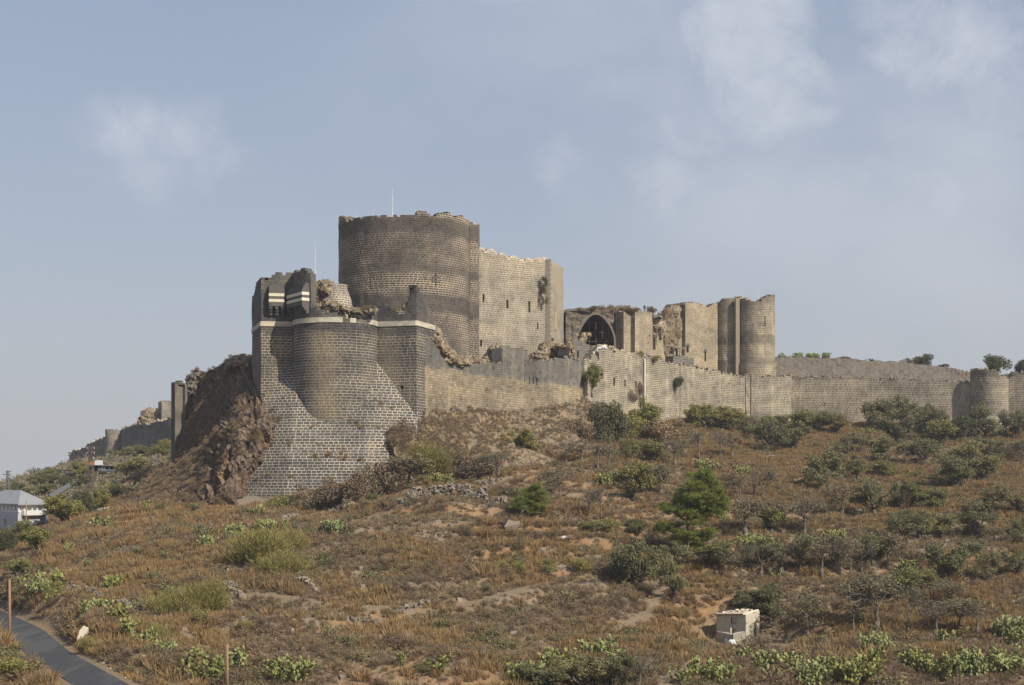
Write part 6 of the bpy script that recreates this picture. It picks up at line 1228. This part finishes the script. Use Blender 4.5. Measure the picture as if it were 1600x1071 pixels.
mb = MB(); c_ = K+d1*(L1*.6+.21)-dL*.12+dL*.2; mb.obox((c_[0], c_[1], -17.9), d1*.2, dL*.03, (0, 0, 1.1)); mb.part('door', plain('brown_door', (.10, .05, .03), .7, .2), hut)
mb = MB(); c_ = K+dL*(L2*.5-.39)+d1*.06; cc = np.array([c_[0], c_[1], -16.67]); [mb.obox(cc+dL*sx_*.40, dL*.035, d1*.05, (0, 0, .4)) for sx_ in (-1, 1)]; [mb.obox(cc+np.array([0, 0, sz_*.385]), dL*.365, d1*.05, (0, 0, .03)) for sz_ in (-1, 1)]; mb.part('window_frame', plain('dark_red_frame', (.09, .03, .025), .7, .1), hut)
pts = [W(1120.5, 1000, 166.6), W(1146, 1000, 162.6), W(1164.5, 1000, 164.4)]; yp = Path([p[:2] for p in pts], plan=True)
pw = thing('patio_wall', 'low beige block wall enclosing the front of the hut', 'wall', tuple(pts[1][:2])+(-19.3,)); wall('masonry', yp, -19.8, lambda s: np.interp(s, [0, yp.L*.6, yp.L], [-17.95, -17.95, -17.75]), .25, M['plaster_block'] if 'plaster_block' in M else masonry('patio_blocks', (.42, .37, .28), (.52, .46, .35), (.30, .26, .19), .22, .42, .018, .9, .3, seed=20), pw, ds=.6, dz=.6, rough=.02)

# ------------------------------------------------------------------ people on the ruined roof
def person(px, py, D, Hpx, label, top, legs, pose):
    x, y, z = W(px, py, D); h = Hpx*D/F; s_ = h/1.75
    J = {'pel': (0, 0, .95), 'che': (0, .0, 1.30), 'nec': (0, 0, 1.47), 'hed': (0, -.02, 1.60), 'crn': (0, -.01, 1.71), 'hl': (-.10, 0, .90), 'kl': (-.12, -.02, .50), 'al': (-.13, .02, .08), 'tl': (-.14, -.14, .03), 'hr': (.10, 0, .90), 'kr': (.12+pose*.03, -.04, .50), 'ar': (.14+pose*.05, .0, .08), 'tr': (.16+pose*.05, -.15, .03),
         'sl': (-.19, 0, 1.40), 'el': (-.26, .03, 1.13), 'wl': (-.24-.02*pose, -.08, .90), 'ql': (-.24, -.10, .80), 'sr': (.19, 0, 1.40), 'er': (.27, .02, 1.14), 'wr': (.22, -.14 if pose else -.06, 1.12 if pose else .90), 'qr': (.17, -.2 if pose else -.08, 1.17 if pose else .80)}
    RD = {'pel': (.16, .12), 'che': (.17, .12), 'nec': (.065, .065), 'hed': (.095, .11), 'crn': (.07, .08), 'hl': (.1, .1), 'kl': (.07, .07), 'al': (.05, .05), 'tl': (.04, .035), 'hr': (.1, .1), 'kr': (.07, .07), 'ar': (.05, .05), 'tr': (.04, .035), 'sl': (.07, .07), 'el': (.05, .05), 'wl': (.035, .035), 'ql': (.03, .04), 'sr': (.07, .07), 'er': (.05, .05), 'wr': (.035, .035), 'qr': (.03, .04)}
    E = [('pel', 'che'), ('che', 'nec'), ('nec', 'hed'), ('hed', 'crn'), ('pel', 'hl'), ('hl', 'kl'), ('kl', 'al'), ('al', 'tl'), ('pel', 'hr'), ('hr', 'kr'), ('kr', 'ar'), ('ar', 'tr'), ('che', 'sl'), ('sl', 'el'), ('el', 'wl'), ('wl', 'ql'), ('che', 'sr'), ('sr', 'er'), ('er', 'wr'), ('wr', 'qr')]
    ks = list(J); me = bpy.data.meshes.new('person'); me.from_pydata([tuple(np.array(J[k])*s_) for k in ks], [(ks.index(a), ks.index(b)) for a, b in E], []); me.update()
    o = link(bpy.data.objects.new('person', me)); md = o.modifiers.new('skin', 'SKIN'); sv = me.skin_vertices[0].data if me.skin_vertices else None
    if sv is None:
        bm = bmesh.new(); bm.from_mesh(me); bm.verts.layers.skin.verify(); bm.to_mesh(me); bm.free(); sv = me.skin_vertices[0].data
    for i, k in enumerate(ks): sv[i].radius = (RD[k][0]*s_, RD[k][1]*s_); sv[i].use_root = (k == 'pel')
    o.modifiers.new('sub', 'SUBSURF').render_levels = 1; o.modifiers['sub'].levels = 1; dg = bpy.context.evaluated_depsgraph_get(); nm = bpy.data.meshes.new_from_object(o.evaluated_get(dg)); o.modifiers.clear(); o.data = nm
    nm.materials.clear()
    for c_ in ((.32, .19, .13), top, legs, (.03, .025, .02)): nm.materials.append(plain('cloth', c_, .8, .1))
    for p_ in nm.polygons:
        c_ = p_.center/s_; hand = abs(c_[0]) > .15 and ((c_[2] < .92 and abs(c_[0]) > .2) or (pose and c_[0] > .1 and c_[1] < -.12 and c_[2] > 1.0)); p_.material_index = 3 if (c_[2] > 1.67 or (c_[2] > 1.58 and c_[1] > .02) or c_[2] < .09) else 0 if (c_[2] > 1.49 or hand) else 1 if c_[2] > .93 else 2; p_.use_smooth = True
    o.location = (x, y, z); o['label'] = label; o['category'] = 'person'; return o
person(1007, 488.2, 347.5, 12, 'person in dark clothes standing on top of the square masonry block', (.03, .03, .035), (.035, .035, .05), 0)
person(1031.2, 497, 354.5, 11.5, 'person in a light shirt and dark trousers by the broken wall', (.35, .36, .38), (.04, .04, .06), 1)

# ------------------------------------------------------------------ the grey-roofed house at the left edge
def hpt(px, D): return np.array([(px-800)/F*D, D])
Kh, Rh, Lh = hpt(28, 245), hpt(74.5, 250.5), hpt(-34, 262); Xh = Rh+Lh-Kh
house = thing('house', 'two-storey house with grey hipped roof and white window band at the left edge', 'house', (Kh[0], Kh[1], -10))
zr_ = lambda py, D: (HZ-py)/F*D
hpp = Path([tuple(Lh), tuple(Kh), tuple(Rh), tuple(Xh)], plan=True, front=(0, np.hypot(*(Lh-Kh))/ (2*np.hypot(*(Lh-Kh))+np.hypot(*(Rh-Kh)))+np.hypot(*(Rh-Kh))/(2*np.hypot(*(Lh-Kh))+np.hypot(*(Rh-Kh)))))
M['white'] = plain('white_plaster', (.60, .59, .57), .8, .12, 1.0); M['bluegrey'] = plain('blue_grey_plaster', (.42, .42, .43), .8, .12, .8)
wall('lower_wall', hpp, -14, zr_(800.5, 248), .3, M['bluegrey'], house, holes=[hp(hpp, 6, 11, 812, 822), hp(hpp, 36, 43, 812, 826)], ds=2, dz=2, rough=0)
H2 = [hp(hpp, a, b, 789.3, 797.8) for a, b in ((-8, -5), (-2, 2), (5, 8.5), (11, 14), (17, 20), (22.5, 26), (31.5, 37), (42, 48.5), (50.5, 56.5), (58.5, 65.5))]
Hk = shifted(hpp, .04, 0, hpp.L, 2) if False else hpp
wall('upper_wall', hpp, zr_(800.4, 248), zr_(786, 248), .3, M['white'], house, holes=H2, ds=2, dz=2, rough=0, hole_depth=.4)
roofm, t = mat('grey_roof_sheet'); g = t.n('ShaderNodeNewGeometry').outputs['Position']; wv_ = t.n('ShaderNodeTexWave', wave_type='BANDS', bands_direction='X'); t.put(wv_.inputs['Vector'], g); wv_.inputs['Scale'].default_value = 1.2; wv_.inputs['Distortion'].default_value = .3
M['roof'] = finish(roofm, t, t.mix(t.noise(g, .5, 4), (.22, .225, .235), (.31, .315, .33)), .6, wv_.outputs['Fac'], .3, .05, .4)
ov = lambda p, q, k: p+(p-q)/np.linalg.norm(p-q)*k
c0 = (Kh+Rh+Xh+Lh)/4; ze = zr_(787.5, 247); e4 = [ov(p, c0, .9) for p in (Kh, Rh, Xh, Lh)]; zr2 = ze+2.35; A_ = np.array([*(c0+(Rh-Lh)/np.linalg.norm(Rh-Lh)*0+(Kh-Lh)*.22), zr2]); B_ = np.array([*(c0-(Kh-Lh)*.18), zr2])
V = [(*p, ze) for p in e4]+[tuple(A_), tuple(B_)]+[(*p, ze-.22) for p in e4]
part('roof', V, [(0, 1, 4), (1, 2, 5, 4), (2, 3, 5), (3, 0, 4, 5), (0, 6, 7, 1), (1, 7, 8, 2), (2, 8, 9, 3), (3, 9, 6, 0), (6, 9, 8, 7)], M['roof'], house)
mb = MB(); 
for a in (28.5, 39.5, 49.5, 57.5, 67.5): p_, d_, n_f = hpp.pt(a, 793, .1); mb.obox((p_[0], p_[1], zr_(793, 248)), d_*.11, n_f*.09, (0, 0, .75))
mb.part('window_posts', M['white'], house)
mb = MB(); p_, d_, n_f = hpp.pt(52, 800, .45); mb.obox((p_[0], p_[1], zr_(801.5, 248)), d_*2.6, n_f*.4, (0, 0, .42)); mb.part('balcony', M['white'], house)
# slanting shed roof behind the house
q = [W(76, 773, 275), W(108, 754.5, 282), W(110.5, 759, 276), W(82.5, 777.5, 269)]; V = [tuple(p) for p in q]+[(a, b, c-.18) for a, b, c in q]
M['canopy'] = plain('grey_canopy', (.16, .155, .15), .7, .2); sh = thing('shed', 'small shed with slanting dark grey roof behind the house', 'shed', (q[3][0], q[3][1], -8)); part('roof', V, [(0, 3, 2, 1), (4, 5, 6, 7), (0, 1, 5, 4), (1, 2, 6, 5), (2, 3, 7, 6), (3, 0, 4, 7)], M['canopy'], sh)
for p in q: mb = MB(); mb.tube([(p[0], p[1], -10), (p[0], p[1], p[2]-.1)], .09, 6); mb.part('post', M['canopy'], sh)
# ------------------------------------------------------------------ terrace cafe under the far wall
def slab(mb, px0, px1, py0, py1, D, dep): a = W(px0, py1, D); b = W(px1, py0, D); mb.box((a[0], D, a[2]), (b[0], D+dep, b[2]))
M['dark'] = plain('dark_timber', (.05, .045, .045), .8, .2); M['canopy'] = plain('grey_canopy', (.16, .155, .15), .7, .2)
cafe = thing('terrace_cafe', 'dark open-sided terrace cafe with blue banner under the far wall', 'cafe', W(165, 738, 352))
mb = MB(); slab(mb, 134, 200, 727.4, 728.6, 350, 6); mb.part('canopy', M['canopy'], cafe)
mb = MB(); slab(mb, 134, 200, 736.5, 739.5, 350, 6); mb.part('floor', M['dark'], cafe)
mb = MB(); slab(mb, 136, 200, 728, 737, 355, .3); mb.part('back_wall', M['dark'], cafe)
for px in (135, 146, 158, 170, 182, 199): mb = MB(); slab(mb, px, px+.8, 728, 745, 350.2, .2); mb.part('post', M['canopy'], cafe)
mb = MB(); slab(mb, 163, 180, 733.5, 736.8, 350.4, .3); mb.part('railing', plain('blue_grey_rail', (.10, .12, .16), .7, .1), cafe)
mb = MB(); slab(mb, 181.5, 192.5, 730, 735, 349.7, .1); bn = mb.solo('banner', plain('bright_blue_cloth', (.10, .30, .62), .6, .1), 'bright blue banner with a white scrawl hung on the terrace cafe', 'banner', W(187, 735, 349.7))
mb = MB()
for k in range(7): slab(mb, 182.6+k*1.25, 183.4+k*1.25, 731.4+.5*(k % 3), 733.0+.4*(k % 2), 349.55, .08)
mb.part('white_scrawl', M['whitepaint'], bn)
mb = MB(); slab(mb, 137.5, 146.5, 721.5, 727, 349.6, .1); mb.solo('banner', plain('orange_cloth', (.55, .20, .08), .7, .1), 'orange banner at the left end of the terrace cafe', 'banner', W(142, 727, 349.6))
mb = MB(); slab(mb, 148, 160.5, 719.5, 727, 349.6, .1); mb.solo('white_board', M['whitepaint'], 'white board beside the orange banner', 'board', W(154, 727, 349.6))
for k, (px, c_, lb) in enumerate(((155, 'whitepaint', 'left white chair on the cafe terrace'), (159, 'whitepaint', 'middle white chair on the cafe terrace'), (163, 'whitepaint', 'right white chair on the cafe terrace'))):
    x, y, z = W(px, 736.6, 350.6); t_ = thing('chair', lb, 'chair', (x, y, z), 'white chairs on the cafe terrace'); mb = MB(); mb.box((x-.25, y-.25, z+.42), (x+.25, y+.25, z+.48)); mb.part('seat', M[c_], t_); mb = MB(); mb.box((x-.25, y+.2, z+.48), (x+.25, y+.25, z+.95)); mb.part('backrest', M[c_], t_)
    for a, b in ((-.22, -.22), (.22, -.22), (-.22, .22), (.22, .22)): mb = MB(); mb.tube([(x+a, y+b, z), (x+a, y+b, z+.42)], .03, 4); mb.part('leg', M[c_], t_)
pav = thing('stilted_pavilion', 'dark timber pavilion on pale stilts left of the terrace cafe', 'pavilion', W(112, 755, 345))
for nm, bx in (('roof', (92, 132, 734.5, 736)), ('deck', (92, 134, 743.5, 746))): mb = MB(); slab(mb, *bx, 342, 7); mb.part(nm, M['dark'], pav)
mb = MB(); slab(mb, 93, 132, 739.8, 743.5, 342.2, .2); mb.part('railing', M['canopy'], pav)
for px in (93, 101, 109, 117, 125, 131): mb = MB(); slab(mb, px, px+.9, 736, 743.6, 342.4, .25); mb.part('roof_post', M['dark'], pav)
for px in (96, 106, 118, 128): mb = MB(); slab(mb, px, px+1.2, 746, 764, 342.6, .3); mb.part('stilt', plain('pale_stilt', (.42, .38, .32), .8, .1), pav)
# lattice masts
M['steel'] = plain('grey_steel_lattice', (.16, .16, .17), .6, .1); M['rustmast'] = plain('brown_steel', (.13, .09, .07), .7, .2)
def lattice(px, top, base, D, w0, w1, label, mt, arms):
    x, y, z0 = W(px, base, D); z1 = W(px, top, D)[2]; t_ = thing('pylon', label, 'pylon', (x, y, z0), 'power line masts'); n = 9; lv = np.linspace(0, 1, n+1); mb = MB(); cs = [(-1, -1), (1, -1), (1, 1), (-1, 1)]
    P_ = lambda k, f: np.array([x+cs[k % 4][0]*(w0+(w1-w0)*f)/2, y+cs[k % 4][1]*(w0+(w1-w0)*f)/2, z0+(z1-z0)*f])
    for k in range(4): mb.tube([P_(k, 0)-np.array([0, 0, 4]), P_(k, 1)], .06, 4)
    for i in range(n):
        for k in range(4): mb.tube([P_(k, lv[i]), P_(k+1, lv[i+1])], .035, 3); mb.tube([P_(k+1, lv[i]), P_(k, lv[i+1])], .035, 3)
    mb.part('lattice', M[mt], t_)
    for (py, a, b) in arms: q0, q1 = W(a, py, D), W(b, py, D); mb = MB(); mb.tube([q0, q1], .09, 4); o = mb.part('crossarm', M[mt], t_); mb = MB(); [mb.tube([(q[0], q[1], q[2]), (q[0], q[1], q[2]-.5)], .08, 5) for q in (q0, q1)]; o2 = mb.part('insulator', M['white'], o)
    return t_
lattice(12.2, 735.6, 772, 330, .85, .4, 'grey steel lattice power pylon above the house roof', 'steel', ((736.6, 9.5, 18.8), (741.6, 3.4, 19.0)))
lattice(141.5, 697, 760, 318, 1.0, .7, 'taller brown lattice mast in front of the terrace cafe', 'rustmast', ((698.5, 136, 147), (706, 136, 147), (714, 137, 146)))
# plants round the cafe and on the far left hillside
for k, px, py, h, w, D, lb in (('olive', 8, 778, 20, 34, 320, 'pale olive behind the house, leftmost'), ('olive', 33, 768, 20, 36, 335, 'olive behind the house roof'), ('olive', 58, 762, 26, 38, 345, 'olive on the far hillside, right of the pylon'), ('olive', 78, 754, 30, 34, 350, 'taller olive at the left of the dark pavilion'), ('oliveg', 91, 738, 20, 18, 372, 'small conical tree rising behind the dark pavilion'), ('oliveg', 68, 766, 16, 30, 330, 'dull bush below the taller olive'),
                               ('leafy', 117, 742, 28, 34, 341, 'green tree covering the dark pavilion'), ('dark', 108, 764, 22, 36, 335, 'dark bush under the pavilion'), ('dark', 130, 764, 20, 30, 332, 'dark bush under the cafe'), ('oliveg', 205, 746, 34, 46, 330, 'large olive right of the terrace cafe'), ('olive', 182, 716, 16, 30, 440, 'pale olive below the distant round tower'), ('olive', 205, 714, 18, 36, 430, 'pale olive under the crenellated wall'), ('olive', 230, 716, 24, 44, 400, 'olive between cafe and wall shaft'),
                               ('oliveg', 252, 722, 26, 36, 380, 'olive left of the wall shaft foot'), ('leafy', 262, 698, 18, 24, 400, 'yellowish tree beside the wall shaft'), ('green', 158, 718, 8, 44, 400, 'low green hedge on the bank above the cafe'), ('greybush', 235, 752, 24, 60, 300, 'dry bush on the shaded slope right of the cafe'), ('dark', 190, 780, 20, 34, 262, 'dark bush at the foot of the shaded slope'), ('greybush', 215, 765, 22, 50, 285, 'dry bush on the lower shaded slope'), ('cactus', 172, 760, 16, 22, 300, 'prickly pear on the slope below the cafe')):
    t_ = plant(k, px, py, h, w, lb, None, D); x = (px-800)/F*D; gz = float(ground(x, D)); t_.location.z = gz+(t_.location.z-gz)*.5 if abs(t_.location.z-gz) < 3 else gz
r = np.random.default_rng(77); y = r.uniform(262, 560, 14000); px = r.uniform(-60, 275, 14000); x = (px-800)/F*y; z = ground(x, y)
instancer('far_brush', [brush_src(s_, 150, .6, .6, .4, .06) for s_ in (31, 32)], np.stack([x, y, z], 1), r.uniform(0, 6.28, len(x)), np.exp(r.normal(0, .4, len(x)))*1.5, r.integers(0, 2, len(x)), M['farbrush'])
r = np.random.default_rng(78); px = r.uniform(180, 290, 900); y = r.uniform(243, 300, 900); x = (px-800)/F*y; z = ground(x, y)
instancer('shaded_brush', [brush_src(s_) for s_ in (33, 34)], np.stack([x, y, z], 1), r.uniform(0, 6.28, len(x)), np.exp(r.normal(.2, .3, len(x))), r.integers(0, 2, len(x)), M['brush'])

# ------------------------------------------------------------------ the hazy air
V = [(a, b, c) for c in (-135, 64) for b in (-60, 1300) for a in (-800, 800)]
m = bpy.data.materials.new('haze'); m.use_nodes = True; t = NT(m.node_tree); pv = t.n('ShaderNodeVolumePrincipled'); pv.inputs['Color'].default_value = (.90, .93, 1, 1); pv.inputs['Density'].default_value = .00017; pv.inputs['Anisotropy'].default_value = .2
t.l.new(pv.outputs[0], t.n('ShaderNodeOutputMaterial').inputs['Volume'])
struct('haze', V, [(0, 2, 3, 1), (4, 5, 7, 6), (0, 1, 5, 4), (1, 3, 7, 5), (3, 2, 6, 7), (2, 0, 4, 6)], m, kind='stuff')
